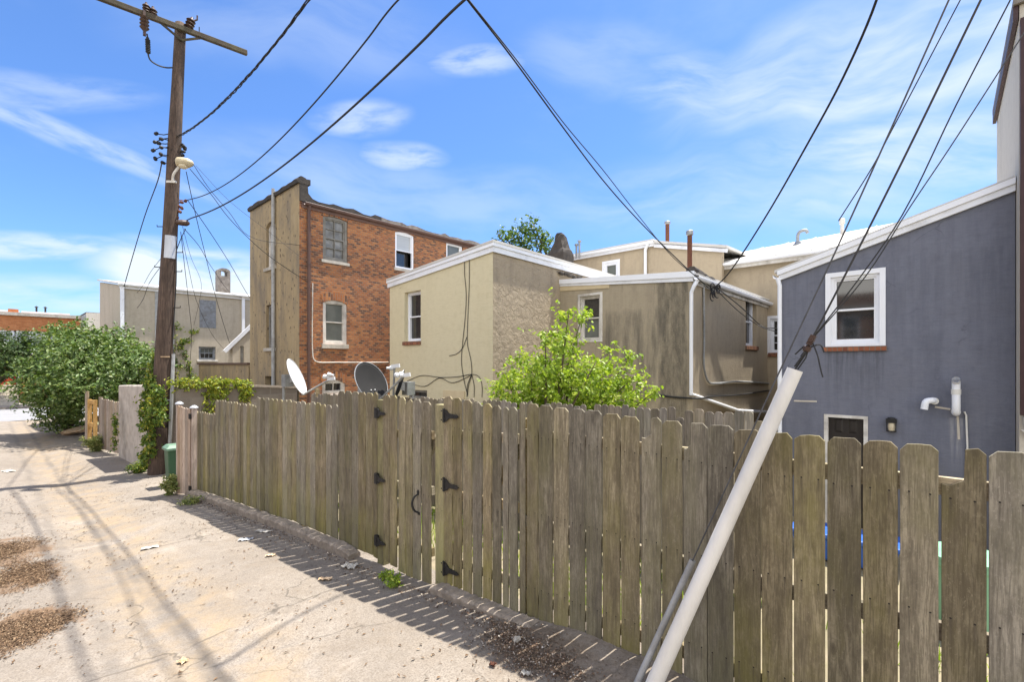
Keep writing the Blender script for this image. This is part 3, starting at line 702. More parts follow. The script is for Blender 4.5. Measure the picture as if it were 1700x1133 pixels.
# right run, board by board
EB = [(863,872),(874,893),(894.5,917.5),(918.5,943.5),(945,971.5),(972.5,999),(1000.5,1030),(1031.5,1062.5),(1064,1097.5),(1099.5,1133.5),(1136,1173),(1175.5,1216.5),(1219.5,1261.5),(1265.5,1314),(1319,1368.5),(1374,1428.5),(1433,1489.5),(1494.5,1557.5),(1563.5,1637.5),(1642.5,1712)]
TB = [(668,668),(670,671),(673,674),(677,678),(679,680),(682,683),(686,689),(691,693),(694,694),(698,701),(702,704),(706,708),(713,714),(718,721),(722,725),(726,730),(731,735),(737,740),(744,747),(750,752)]
for i, ((a, b), (ta, tb)) in enumerate(zip(EB, TB)):
    if i > 9: a, b = a-.7, b+.7
    xa, xb = on_fence(a), on_fence(b)
    if i < 10: xb -= .006
    zz = max(gz((xa+xb)/2)+.03, -2.12 if i > 9 else -9)
    nt = {8:('L',.48,.13), 10:('L',.3,.16), 18:('L',.52,.165)}.get(i)
    picket(fB, xa, xb, zz, zat(xa, ta), zat(xb, tb), 'fence_wood' if i < 2 else 'fence_wood_near', ear=.027, notch=nt, th=.016, off=random.uniform(-.004,.004), tilt=random.uniform(-.003,.003))
X = on_fence(1714)
while X < 2.6:
    w_ = random.uniform(.136,.142); picket(fB, X+.008, X+w_, gz(X)+.03, zat(X, 753)+.0, zat(X, 753), 'fence_wood_near', ear=.027); X += w_+.012
xa, xb = on_fence(866), 2.6
rails(fB, xa, xb, [lambda X: -.585+.004*X, lambda X: -1.285+.02*X, lambda X: -1.83+.05*X])
for X in (on_fence(867), -1.08, .35+.6, 2.5): post(fB, X, gz(X)-.3, -.47)

# pink newer gate beside the bin
pg = thing('fence_gate', 'narrow pinkish newer wood gate with capped posts beside the green bin', 'gate', (-11.2,2.62,gz(-11.2)))
A = PG(291, 821); B = PG(319, 824); A.z = gz(A.x); B.z = gz(B.x)
dv = (B-A); ln = Vector((dv.x,dv.y,0)).length; du = Vector((dv.x,dv.y,0)).normalized(); dn = Vector((du.y,-du.x,0))
zt1 = PD(300, 674, (-SA*A.x+CA*A.y)).z
for i in range(5):
    m = MB(); s0, s1 = ln*.12+ln*.76*i/5+.002, ln*.12+ln*.76*(i+1)/5-.002; z = zt1 - .012*i + random.uniform(-.006,.006)
    m.prism([A+du*s0+ZU*.03, A+du*s1+ZU*.03, A+du*s1+ZU*(z-A.z-.02), A+du*(s0*.7+s1*.3)+ZU*(z-A.z), A+du*s0+ZU*(z-A.z-.02)], -dn*.018); m.build('picket', 'fence_pink', pg)
for s_, zz in ((.03, zt1+.02),(ln-.03, zt1-.045)):
    c = A+du*s_-dn*.06; m = MB(); m.box((c.x-.045,c.y-.045,A.z-.2),(c.x+.045,c.y+.045,zz)); pz = m.build('post', 'fence_pink', pg)
    m = MB(); m.lathe((c.x,c.y,zz+.002),(0,0,1),[(0,.075),(.02,.075),(.055,.03),(.06,0)],14); m.build('post_cap', 'black_rubber' if False else 'plate_grey', pz)
m = MB()
for f_ in (.18,.8): m.beam(A+du*ln*.1+ZU*(f_*(zt1-A.z))-dn*.035, B-du*ln*.1+ZU*(f_*(zt1-A.z))-dn*.035, .035, .08)
m.build('rail', 'fence_pink', pg)
for py in (692, 812):
    z = PD(316, py, (-SA*B.x+CA*B.y)).z; c = B-du*.05+dn*.012; m = MB(); m.box((c.x-.05,c.y-.012,z-.05),(c.x+.03,c.y+.012,z+.05)); m.build('hinge', 'black_iron', pg)

# kerbs under the fence
def kerb(name, label, pxs, h, w, mat='kerb_concrete'):
    pts = []
    for px in pxs:
        X = on_fence(px); pts.append(Vector((X, fence_y(X)-.075, gz(X))))
    ps = smoothpath(pts, 14); m = MB(); vs = []; n = len(ps)
    for i, p in enumerate(ps):
        q = ps[min(i+1, n-1)]-ps[max(i-1, 0)]; nn = Vector((-q.y, q.x, 0)).normalized(); j = lambda a=.012: random.uniform(-a, a)
        hh = h*(1+random.uniform(-.12,.12))*(.45 if i in (0,n-1) else .8 if i in (1,n-2) else 1)
        for a, b in ((-w/2, -.15),(-w/2+j()*.6, hh*.72+j()),(-w*.32+j(), hh+j()*.6),(w*.3, hh+j()*.6),(w/2, hh*.8+j()),(w/2, -.15)):
            vs.append(p + nn*a + ZU*b)
    fs = [(i*6+a, (i+1)*6+a, (i+1)*6+a+1, i*6+a+1) for i in range(n-1) for a in range(5)] + [tuple(range(5,-1,-1)), tuple((n-1)*6+a for a in range(6))]
    m.add(vs, fs); o = m.build(name, mat); tag(o, label, 'kerb'); return o
kerb('kerb_block', 'long rounded concrete kerb along the foot of the stepped fence', (322,365,420,480,540,598), .115, .16)
kerb('kerb_block', 'short worn concrete kerb under the gate with the dark stained boards', (730,775,830,905), .075, .16)

# ================================================================== LEANING GUY GUARDS AND GUY WIRES
gb = PD(1072,1168,2.96); gt = PY(1320, 614, 2.955)
d_ = (gt-gb)
pg_ = thing('guy_guard', 'long white plastic pipe leaning against the picket fence over a guy wire', 'pipe', gb)
m = MB(); N = 26; pr = []
ax = d_.normalized(); Ln = d_.length
m.lathe(gb, ax, [(0,.050),(Ln*.25,.047),(Ln*.6,.043),(Ln,.0395),(Ln,.0355),(Ln-.25,.0355),(Ln-.3,.0)], 28)
m.build('pipe', 'pvc', pg_, smooth=False)
gb2 = PD(1050,1152,3.04); gt2 = PY(1150, 931, 2.945)
sg = thing('guy_guard', 'thin short grey metal conduit leaning beside the white pipe', 'pipe', gb2)
m = MB(); ax2 = (gt2-gb2).normalized(); L2 = (gt2-gb2).length; m.lathe(gb2, ax2, [(0,.021),(L2,.0195),(L2,.014),(L2-.06,.014),(L2-.08,0)], 16); m.build('conduit', 'grey_pipe', sg)
def cable(label, pts, r, mat='black_rubber', name='overhead_wire', group=None, n=6, sm=8, cat='wire', twist=0):
    ps = smoothpath(pts, sm) if sm else [Vector(p) for p in pts]; m = MB()
    if twist:
        acc = 0; strands = [[],[],[]]
        # resample finely
        fine = []
        for a, b in zip(ps, ps[1:]):
            k_ = max(2, int((b-a).length/.06)); fine += [a.lerp(b, i/k_) for i in range(k_)]
        for i, p in enumerate(fine):
            q = (fine[min(i+1,len(fine)-1)]-fine[max(i-1,0)]).normalized(); sd = q.cross(ZU).normalized(); up = sd.cross(q); acc += 2*math.pi*.06/twist
            for s_ in range(3):
                a = acc + s_*2.094 + .8*math.sin(i*.045); rr = r*(1.15+.35*math.sin(i*.06+s_)); strands[s_].append(p + sd*math.cos(a)*rr + up*math.sin(a)*rr)
        for st in strands: m.tube(st, r*.85, 5)
    else: m.tube(ps, r, n)
    o = m.build(name, mat); return tag(o, label, cat, group)
GUYG = 'guy wires rising from the leaning pipes'
cl = PY(1347, 565, 2.965)
gC = [gt, cl, PY(1402,459,2.97), PY(1498,268,2.99), PY(1628,0,3.02)]
gC.append(gC[-1] + (gC[-1]-gC[-2])*7)
cable('thick guy wire rising from the white pipe, lowest of its three strands', gC, .0056, 'wire_dark', 'guy_wire', GUYG, sm=5)
gD = [cl, PY(1429,459,3.0), PY(1498,357,3.05), PY(1587,175,3.12), PY(1677,0,3.18)]; gD.append(gD[-1]+(gD[-1]-gD[-2])*7)
cable('middle of three guy strands fanning up from the clamp above the white pipe', gD, .0036, 'black_rubber', 'guy_wire', GUYG, sm=5)
gE = [cl, PY(1437,459,3.05), PY(1510,345,3.15), PY(1575,248,3.25), PY(1688,73,3.4)]; gE.append(gE[-1]+(gE[-1]-gE[-2])*7)
cable('rightmost of three guy strands fanning up from the clamp above the white pipe', gE, .0034, 'black_rubber', 'guy_wire', GUYG, sm=5)
gB = [gt2-ax2*.05, PY(1250,713,2.93), PY(1298,609,2.93), PY(1386,420,2.95), PY(1477,219,2.98), PY(1575,0,3.0)]; gB.append(gB[-1]+(gB[-1]-gB[-2])*7)
cable('grey guy strand coming out of the thin metal conduit', gB, .0046, 'wire_grey', 'guy_wire', GUYG, sm=5)
gB2 = [PY(1392,367,2.965), PY(1449,276,2.99), PY(1479,219,2.99), PY(1594,0,3.03)]; gB2.append(gB2[-1]+(gB2[-1]-gB2[-2])*7)
cable('thin companion wire splitting off the grey guy strand near the top of the photo', gB2, .003, 'black_rubber', 'guy_wire', GUYG, sm=5)
clm = thing('guy_clamp', 'rusty clamp with loose wire tails just above the white pipe', 'clamp', cl)
m = MB(); a_ = (gC[2]-cl).normalized(); m.beam(cl-a_*.028, cl+a_*.028, .036, .026); m.lathe(cl-Vector((0,.03,0)), (0,1,0), [(0,.012),(.06,.012)], 8); m.lathe(cl-a_*.07, a_, [(0,.008),(.01,.02),(.03,.02),(.04,.008)], 10); m.build('clamp_body', 'insulator', clm)
m = MB()
for k_ in range(5):
    s_ = cl - a_*.05; e_ = s_ + Vector((random.uniform(-.06,.09), random.uniform(-.03,.03), random.uniform(-.12,.02)))
    m.tube(smoothpath([s_, s_.lerp(e_,.5)+Vector((.02,0,.03)), e_], 4), .004, 5)
e_ = PY(1366,627,2.96); m.tube(smoothpath([cl, PY(1357,590,2.96), PY(1362,612,2.96), e_], 5), .004, 5)
m.tube([gt, gt.lerp(cl,.5)+Vector((.008,0,0)), cl], .0045, 6); m.tube([gt+Vector((.012,0,0)), gt.lerp(cl,.4)+Vector((.02,0,0)), cl], .004, 6); m.build('wire_tail', 'black_rubber', clm)

# ================================================================== CROSS FENCE IN THE YARD
fC = thing('yard_fence', 'low grey picket fence dividing the yards behind the front fence', 'fence', (-6.5,5.5,-2.7))
X = -11.9
while X < -1.35:
    w_ = random.uniform(.085,.11) if X > -6 else random.uniform(.10,.135); z = lerp(-.74, -.51, (X+11.9)/10.5) + random.uniform(-.025,.025) - (random.random() < .06)*.09
    xa, xb = X, X+w_; e = .022; m = MB(); y = 5.5+random.uniform(-.006,.006); z0 = yard_z(X, 5.5)+.04
    m.prism([(xa,y,z0),(xb,y,z0),(xb,y,z-e),(xb-e,y,z),(xa+e,y,z),(xa,y,z-e)], (0,.016,0)); m.build('picket', 'fence_back', fC); X += w_+random.uniform(.004,.014)
for zz in (-.95,-1.6,-2.3):
    m = MB(); m.beam((-11.9,5.54,zz-.12),(-1.35,5.54,zz+.1),.04,.085); m.build('rail', 'rail_wood', fC)
for X in (-11.8,-9.2,-6.8,-4.4,-1.9):
    m = MB(); m.box((X-.045,5.565,-3),(X+.045,5.655,-.62)); m.build('post', 'rail_wood', fC)
# ================================================================== HOUSES
# --- blue-grey house on the right
bh = thing('house', 'blue-grey stucco house with slanted white eave, dark panel door and one white window', 'house', (-.75,10,-2.85))
bx0, bx1, BY = PY(1297,450,10).x, PY(1686,300,10).x, 10.0
O = Vector((bx0,BY,0)); L = bx1-bx0
zl, zr = PY(1297,462,BY).z, PY(1686,312,BY).z
def uX(px, Y=BY): return PY(px,500,Y).x - bx0
wu = (uX(1379), uX(1461)); wz = (PY(1420,571,BY).z, PY(1420,457,BY).z)
du_ = (uX(1368), uX(1441)); dz = (-2.82, PY(1405,690,BY).z)
ext = [(-.02,zl),(L-.003,zr)]
wall(bh, O, XU, -YU, [(0.003,zl),(L-.003,zr)], -3.2, [(wu[0],wu[1],wz[0],wz[1]),(du_[0],du_[1],dz[0],dz[1])], 'stucco_blue')
m = MB(); m.box((bx0,BY+.003,-3.2),(bx0+.2,16.3,zl-.06)); m.build('wall', 'stucco_blue', bh)
m = MB(); m.box((bx0+.2,16.1,-3.2),(bx1,16.28,zl-.1)); m.build('wall', 'stucco_blue', bh)
window(bh, O, XU, -YU, wu[0], wu[1], wz[0], wz[1], rec=.03, fw=.05, trim=.075, proud=.03)
m = MB(); m.lbox(O,XU,-YU,(wu[0]-.10,wu[1]+.09),(-.02,.045),(wz[0]-.125,wz[0]-.05)); m.build('sill', 'brick_sill', bh)
roof_slab(bh, [(bx0-.10,BY-.07,zl+.10),(bx1-.004,BY-.07,zr+.115),(bx1-.004,16.4,zr+.115),(bx0-.10,16.4,zl+.10)], .05, 'white_roof')
m = MB(); m.prism([(bx0-.03,BY-.055,zl-.05),(bx1-.004,BY-.055,zr-.05),(bx1-.004,BY-.055,zr+.112),(bx0-.03,BY-.055,zl+.098)], (0,.05,0)); m.build('fascia', 'white_paint', bh)
m = MB(); m.prism([(bx0-.05,BY-.085,zl+.045),(bx1-.004,BY-.085,zr+.05),(bx1-.004,BY-.085,zr+.135),(bx0-.05,BY-.085,zl+.125)], (0,.028,0)); m.build('fascia', 'white_vinyl', bh)
gutter(bh, (bx0-.004,BY-.06,zl+.05), (bx0-.004,16.3,zl+.05), 'white_vinyl', (-1,0,0))
pipe(bh, [(bx0-.05,BY-.05,zl+.0),(bx0-.015,BY-.05,zl-.15),(bx0-.012,BY-.05,-2.7)], .038, 'white_vinyl')
# door, six raised panels
m = MB(); m.lbox(O,XU,-YU,(du_[0]+.06,du_[1]-.06),(-.10,-.06),(dz[0],dz[1]-.05)); door = m.build('door', 'dark_door', bh)
m = MB(); a0, a1 = du_[0]+.06, du_[1]-.06; mid = (a0+a1)/2
for (za, zb) in ((1.62,1.86),(.86,1.5),(.14,.74)):
    for (ua, ub) in ((a0+.09,mid-.04),(mid+.04,a1-.09)):
        P = lambda u_, z_, n_: O + XU*u_ - YU*n_ + ZU*(dz[0]+z_)
        m.hexa([P(ua,za,-.061),P(ub,za,-.061),P(ub,zb,-.061),P(ua,zb,-.061),P(ua+.03,za+.03,-.045),P(ub-.03,za+.03,-.045),P(ub-.03,zb-.03,-.045),P(ua+.03,zb-.03,-.045)])
m.build('door_panel', 'dark_door', door)
m = MB(); m.lathe(O+XU*(a1-.05)-YU*-.06+ZU*(dz[0]+.95), -YU, [(0,.012),(.03,.012),(.035,.028),(.06,.028),(.07,.0)], 12); m.build('handle', 'galv', door)
m = MB(); m.lbox(O,XU,-YU,(du_[0],du_[0]+.06),(-.12,.012),(dz[0],dz[1])); m.lbox(O,XU,-YU,(du_[1]-.06,du_[1]),(-.12,.012),(dz[0],dz[1])); m.lbox(O,XU,-YU,(du_[0],du_[1]),(-.118,.014),(dz[1]-.05,dz[1])); m.build('door_frame', 'white_old', bh)
m = MB(); m.lbox(O,XU,-YU,(du_[0]-.1,du_[1]+.1),(-.2,.35),(dz[0]-.2,dz[0]-.01)); m.build('doorstep', 'stone_pale', bh)
# wall lantern
lc = PY(1480,706,BY-.05); wl = thing('wall_lantern', 'small black and frosted lantern on the blue wall right of the door', 'lamp', (lc.x,BY-.02,lc.z))
m = MB(); m.box((lc.x-.07,BY-.11,lc.z+.035),(lc.x+.07,BY-.006,lc.z+.10)); m.lathe((lc.x,BY-.058,lc.z+.098),(0,0,1),[(0,.06),(.02,.05),(.03,0)],10)
for sx in (-1,1): m.box((lc.x+sx*.058-.006,BY-.10,lc.z-.10),(lc.x+sx*.058+.006,BY-.09,lc.z+.036))
m.box((lc.x-.064,BY-.10,lc.z-.108),(lc.x+.064,BY-.006,lc.z-.094)); m.build('lantern_cage', 'black_iron', wl)
m = MB(); m.lathe((lc.x,BY-.055,lc.z-.092),(0,0,1),[(0,.042),(.06,.05),(.126,.046)],12); m.build('lantern_glass', 'lantern_glass', wl)
# two plastic flue elbows on the blue wall
def flue(label, pts, r, hoop):
    o = thing('flue_pipe', label, 'pipe', pts[0]); ps = smoothpath(pts, 7); m = MB()
    N = 16; m.tube(ps, r, N, caps=False); m.tube(ps, r*.84, N, caps=False); m.build('pipe', 'white_vinyl', o, smooth=True)
    for c, axx in hoop:
        m = MB(); m.lathe(Vector(c)-Vector(axx)*.04, axx, [(0,r),(0,r*1.14),(.08,r*1.14),(.08,r)], 16); m.build('collar', 'pvc', o)
    return o
a = PY(1587,685,BY); b_ = PY(1586,640,BY-.15)
flue('tall upright white flue elbow on the blue wall, mouth facing out', [(a.x,BY+.03,a.z+.02),(a.x,BY-.10,a.z-.0),(a.x,BY-.15,a.z+.09),(a.x,BY-.15,b_.z-.02),(a.x,BY-.155,b_.z+.04),(a.x,BY-.235,b_.z+.085)], .050, [((a.x,BY-.15,a.z+.32),(0,0,1)),((a.x,BY-.02,a.z+.01),(0,-1,0))])
a = PY(1545,668,BY)
flue('short white flue elbow on the blue wall, mouth turned down', [(a.x+.05,BY+.03,a.z+.02),(a.x+.02,BY-.08,a.z+.03),(a.x-.05,BY-.13,a.z+.01),(a.x-.075,BY-.14,a.z-.11)], .047, [((a.x+.045,BY-.02,a.z+.02),(0,-1,0))])
m = MB(); q = [PY(1601,684,BY-.03), PY(1604,690,BY-.03), PY(1606,742,BY-.03), PY(1606,800,BY-.03)]; m.tube(q, .012, 8); tag(m.build('drain_pipe', 'pvc'), 'thin whitish drain line running down the blue wall from the upright flue', 'pipe')
m = MB()
for pa, pb in ((PY(1318,666,BY-.004),PY(1356,667,BY-.004)),(PY(1552,676,BY-.004),PY(1578,680,BY-.004)),(PY(1590,692,BY-.004),PY(1592,730,BY-.004))): m.beam(pa, pb, .006, .028)
m.build('render_patch', 'stone_pale', bh)

# --- taller neighbour at the right edge
nh = thing('house', 'tall pale rendered house with maroon corner strip at the right edge', 'house', (2.5,9.7,-2.85))
nx = bx1+.006; ntop = PX(1688,28,nx).z
yf = PX(1655,250,nx).y
wall(nh, (nx,9.62,0), YU, -XU, [(0.003,ntop),(yf-9.62,ntop)], -3.2, [], 'stucco_pale')
wall(nh, (nx,9.62,0), XU, -YU, [(0.003,ntop),(4.2,ntop)], -3.2, [(1.5,2.4,.6,2.0)], 'stucco_pale')
window(nh, (nx,9.62,0), XU, -YU, 1.5, 2.4, .6, 2.0)
m = MB(); m.box((nx+4.0,9.82,-3.2),(nx+4.2,yf,ntop)); m.build('wall', 'stucco_pale', nh)
m = MB(); m.box((nx+.2,yf-.2,-3.2),(nx+4.0,yf,ntop)); m.build('wall', 'stucco_pale', nh)
m = MB(); m.box((nx-.06,9.55,ntop+.002),(nx+4.3,yf+.05,ntop+.10)); m.build('roof', 'tar_flash', nh)
m = MB(); m.beam((nx-.035,9.6,ntop-.10),(nx-.035,yf,ntop-.10),.05,.2); m.build('fascia', 'maroon_metal', nh)
m = MB(); zb0 = PY(1694,690,9.56).z; m.box((nx+.005,9.545,zb0),(nx+.36,9.605,ntop-.22)); m.build('corner_strip', 'maroon_metal', nh)
m = MB(); m.box((nx+.03,9.50,zb0-.16),(nx+.42,9.60,zb0-.015)); m.build('stone_corbel', 'stone_sill', nh, bevel=.02)
m = MB(); m.prism([(nx+.012,9.535,zb0-.20),(nx+.10,9.535,zb0-.30),(nx+.5,9.535,zb0-.42),(nx+.5,9.535,zb0-.2)], (0,.07,0)); m.build('render_patch', 'white_old', nh)

# --- tan ell with the black mould (house in the middle)
GY = 10.5; gx0, gx1 = -7.77, PY(1150,500,GY).x
gzr = PY(1150,464,GY).z; gzl = PY(931,474,GY).z
th_ = thing('house', 'tan rendered house with black mould streaks, white gutter and a leaning downspout', 'house', ((gx0+gx1)/2,GY,-2.85))
O = Vector((gx0,GY,0)); L = gx1-gx0
def ug(px): return PY(px,500,GY).x-gx0
gw = (ug(963),ug(997)); gwz = (PY(980,566,GY).z, PY(980,491,GY).z)
wall(th_, O, XU, -YU, [(.003,gzl),(L-.003,gzr)], -3.2, [(gw[0],gw[1],gwz[0],gwz[1])], 'stucco_mould')
window(th_, O, XU, -YU, gw[0], gw[1], gwz[0], gwz[1], rec=.06, fw=.05, frame='white_old', trim=.06, proud=.02, bars=(0,0), pane=('pane_dark','pane_grey'))
GE = PX(1280,500,gx1).y
sw = (PX(1238,500,gx1).y-GY, PX(1256,500,gx1).y-GY); swz = (PX(1247,575,gx1).z, PX(1247,493,gx1).z)
wall(th_, (gx1,GY,0), YU, XU, [(.003,gzr),(GE-GY,gzr)], -3.2, [(sw[0],sw[1],swz[0],swz[1])], 'stucco_main_house')
window(th_, (gx1,GY,0), YU, XU, sw[0], sw[1], swz[0], swz[1], rec=.13, fw=.06, sill=('brick_sill_side',.11,.05,.05))
m = MB(); m.box((gx0,GE-.2,-3.2),(gx1-.2,GE-.003,gzr)); m.build('wall', 'stucco_main_house', th_)
roof_slab(th_, [(gx0+.01,GY-.03,gzl+.09),(gx1+.06,GY-.03,gzr+.11),(gx1+.06,GE+.1,gzr+.11),(gx0+.01,GE+.1,gzl+.09)], .05, 'white_roof')
m = MB(); m.prism([(gx0+.004,GY-.035,gzl-.03),(gx1+.02,GY-.035,gzr-.05),(gx1+.02,GY-.035,gzr+.108),(gx0+.004,GY-.035,gzl+.088)], (0,.03,0)); m.build('fascia', 'white_paint', th_)
m = MB(); m.prism([(gx0+.004,GY-.062,gzl+.03),(gx1+.05,GY-.062,gzr+.04),(gx1+.05,GY-.062,gzr+.175),(gx0+.004,GY-.062,gzl+.15)], (0,.025,0)); m.build('fascia', 'white_vinyl', th_)
m = MB(); m.prism([(gx0+.004,GY-.02,gzl-.16),(gx0+L*.42,GY-.02,lerp(gzl,gzr,.42)-.125),(gx0+L*.42,GY-.02,lerp(gzl,gzr,.42)-.036),(gx0+.004,GY-.02,gzl-.032)], (0,.018,0)); m.build('trim_board', 'fascia_beige', th_)
m = MB(); m.beam((gx1+.02,GY+.02,gzr-.02),(gx1+.02,GE,gzr-.02),.035,.2); m.build('fascia', 'white_old', th_)
gutter(th_, (gx1+.04,GY-.05,gzr+.04), (gx1+.04,GE+.1,gzr+.02), 'white_vinyl', (1,0,0))
dp = [(gx1+.10,GY+.03,gzr-.02),(gx1+.045,GY-.045,gzr-.16),(gx1-.01,GY-.05,gzr-.3),(gx1-.015,GY-.05,PY(1160,655,GY).z),PX(1225,682,gx1+.1),PX(1286,685,gx1+.1)]
pipe(th_, dp, .042, 'white_vinyl')
# black conduit and low cable on the side wall
cabs = [([PX(1168,470,gx1+.03),PX(1169,560,gx1+.03),PX(1169,612,gx1+.03),PX(1176,634,gx1+.03),PX(1190,637,gx1+.03),PX(1220,634,gx1+.03),PX(1278,637,gx1+.03)], .026, 'galv', 'grey conduit bending along the side wall of the mould-streaked house'),
        ([PY(1085,655,GY-.03),PY(1120,660,GY-.03),PY(1162,662,GY-.04),PX(1175,659,gx1+.04),PX(1225,656,gx1+.04),PX(1282,648,gx1+.04)], .022, 'black_rubber', 'black cable low across the corner of the mould-streaked house')]
for pts, r_, mt, lb in cabs: cable(lb, pts, r_, mt, 'wall_cable', None, sm=5, cat='cable')
# rusty vents on this roof
def vent(parent, p, h, r, cap=True):
    m = MB(); m.lathe(p, ZU, [(-.4,r),(h,r)], 12); v = m.build('vent_pipe', 'rust', parent)
    if cap: m = MB(); m.lathe(Vector(p)+ZU*(h-.02), ZU, [(0,r*1.1),(.02,r*1.5),(.10,r*1.5),(.12,r*1.2),(.13,0)], 12); m.build('cap', 'galv', v)
p_ = PY(1145,437,11.0); vent(th_, (p_.x,11.0,p_.z), PY(1145,390,11.0).z-p_.z, .055)
m = MB()
vs = []; K = 9
for i in range(8):
    y = GY+.05+i*.17; h_ = (.16,.17,.13,.10,.09,.06,.05,.02)[i]
    for j_ in range(K): a = math.pi*j_/(K-1); vs.append((gx1-.05+.13*math.cos(a)+random.uniform(-.015,.015), y+random.uniform(-.03,.03), gzr+.15+h_*math.sin(a)+random.uniform(-.012,.012)))
m.add(vs, [(i*K+j_,(i+1)*K+j_,(i+1)*K+j_+1,i*K+j_+1) for i in range(7) for j_ in range(K-1)] + [tuple(range(K)), tuple(7*K+j_ for j_ in range(K-1,-1,-1))])
m.build('tar_patch', 'tar', th_)

# --- yellow house with its rear ell
YY = 7.88; yx1 = -7.77; yx0 = PY(647,500,YY).x
yzl, yzr = PY(647,476,YY).z, PY(818,416,YY).z
yh = thing('house', 'pale yellow rear-walled house with white slanted eave and hanging black cables', 'house', ((yx0+yx1)/2,YY,-2.85))
O = Vector((yx0,YY,0)); L = yx1-yx0
def uy(px): return PY(px,500,YY).x-yx0
yw = (uy(671.5),uy(698.5)); ywz = (PY(685,567,YY).z, PY(685,484,YY).z)
bw = (uy(678),uy(709)); bwz = (PY(693,662,YY).z, PY(693,648,YY).z)
cw = (uy(737),uy(772))
wall(yh, O, XU, -YU, [(.003,yzl),(L-.003,yzr)], -3.2, [(yw[0],yw[1],ywz[0],ywz[1]),(bw[0],bw[1],bwz[0],bwz[1])], 'stucco_yellow')
window(yh, O, XU, -YU, yw[0], yw[1], ywz[0], ywz[1], rec=.14, fw=.05)
m = MB(); m.lbox(O,XU,-YU,(yw[0]-.04,yw[1]+.01),(-.10,.05),(ywz[0]-.10,ywz[0]-.004)); m.build('sill', 'brick_sill', yh)
window(yh, O, XU, -YU, bw[0], bw[1], bwz[0], bwz[1], rec=.05, fw=.03, frame='old_sash', half=False)
m = MB(); m.lbox(O,XU,-YU,(cw[0],cw[1]),(-.02,.03),(PY(755,662,YY).z,PY(755,649,YY).z)); m.build('hatch', 'fascia_beige', yh)
YE = 16.0
wall(yh, (yx1,YY,0), YU, XU, [(.003,yzr),(YE-YY,yzr-.1)], -3.2, [], 'stucco_side_tan')
m = MB(); m.box((yx0,YY+.003,-3.2),(yx0+.2,YE,yzl-.06)); m.build('wall', 'stucco_yellow', yh)
ov = .09
roof_slab(yh, [(yx0-.05,YY-ov,yzl+.16),(yx1+ov,YY-ov,yzr+.175),(yx1+ov,YE,yzr+.075),(yx0-.05,YE,yzl+.06)], .05, 'white_roof')
for (dz0, dz1, off, mt) in ((-.04,.155,.045,'white_paint'),(.09,.215,.075,'white_vinyl')):
    m = MB(); m.prism([(yx0-.04-off*.3,YY-off,yzl+dz0),(yx1+off,YY-off,yzr+dz0),(yx1+off,YY-off,yzr+dz1),(yx0-.04-off*.3,YY-off,yzl+dz1)], (0,.03,0)); m.build('fascia', mt, yh)
    m = MB(); m.prism([(yx1+off+.002,YY-off+.001,yzr+dz0),(yx1+off+.002,YE,yzr+dz0-.1),(yx1+off+.002,YE,yzr+dz1-.1),(yx1+off+.002,YY-off+.001,yzr+dz1)], (-.03,0,0)); m.build('fascia', mt, yh)
pipe(yh, [(yx0-.03,YY+.05,yzl-.02),(yx0-.03,YY+.05,-2.7)], .03, 'brown_metal')
m = MB()
for i in range(14):
    s_ = i/13; y = lerp(10.35, 12.4, s_); m.lathe((yx1+.06+random.uniform(-.02,.05),y,yzr-.16-.02*i*.4+random.uniform(-.02,.02)), (random.uniform(-.6,.6),1,random.uniform(-.3,.3)), [(0,.01),(.04,.05),(.16,.05),(.24,.01)], 7)
m.build('tar_patch', 'tar', yh)
# cables on the yellow wall
yc = [[(772,418),(771,450),(774,490),(772,530),(768,570),(766,600),(770,630),(776,656)],[(779,419),(779,470),(777,520),(776,570),(782,600),(783,622),(778,640),(776,658)],
      [(676,633),(700,624),(730,627),(760,626),(785,622),(795,626),(800,640),(800,660)],[(676,635),(705,642),(730,628),(750,636),(775,627),(783,622)],[(775,560),(768,578),(758,588),(746,591)],[(783,622),(776,640),(775,660)],[(783,622),(787,640),(787,660)]]
ym = thing('wall_cable', 'tangle of thin black cables hanging down the yellow wall', 'cable', PY(778,640,YY))
for q in yc:
    m = MB(); m.tube(smoothpath([PY(x,y,YY-.016) for x, y in q], 5), .008, 5); m.build('cable_run', 'black_rubber', ym)
# main block behind, beige
by0 = 16.05; e0 = PY(950,431,by0); e1 = PY(1080,405,by0)
O = Vector((yx0,by0,0)); ez = (e0.z+e1.z)/2; L = yx1-yx0
w3 = (PY(1003,440,by0).x-yx0, PY(1026,440,by0).x-yx0)
wall(yh, O, XU, -YU, [(.0,ez),(L+2.5,ez-.0)] if False else [(0,ez),(L,ez),(L+.0001,ez),(L+2.4,PY(1190,418,by0).z)], -3.2, [(w3[0],w3[1],PY(1015,462,by0).z,PY(1015,436,by0).z)], 'stucco_main_house')
window(yh, O, XU, -YU, w3[0], w3[1], PY(1015,462,by0).z, PY(1015,436,by0).z, rec=.03, fw=.07, trim=.08, proud=.02, half=False, pane=('pane_grey','pane_grey'))
roof_slab(yh, [(yx0-.2,by0-.2,ez+.05),(yx1+.1,by0-.2,ez+.05),(yx1+.1,24,ez+.5),(yx0-.2,24,ez+.5)], .09, 'white_roof')
roof_slab(yh, [(yx1+.1,by0-.15,ez+.0),(yx1+2.6,by0-.15,PY(1190,416,by0).z),(yx1+2.6,24,PY(1190,416,by0).z+.3),(yx1+.1,24,ez+.3)], .09, 'white_roof')
m = MB(); m.beam((yx0-.2,by0-.1,ez-.01),(yx1+.1,by0-.1,ez-.01),.05,.18); m.beam((yx1+.1,by0-.08,ez-.08),(yx1+2.6,by0-.08,PY(1190,416,by0).z-.08),.05,.12); m.build('fascia', 'white_paint', yh)
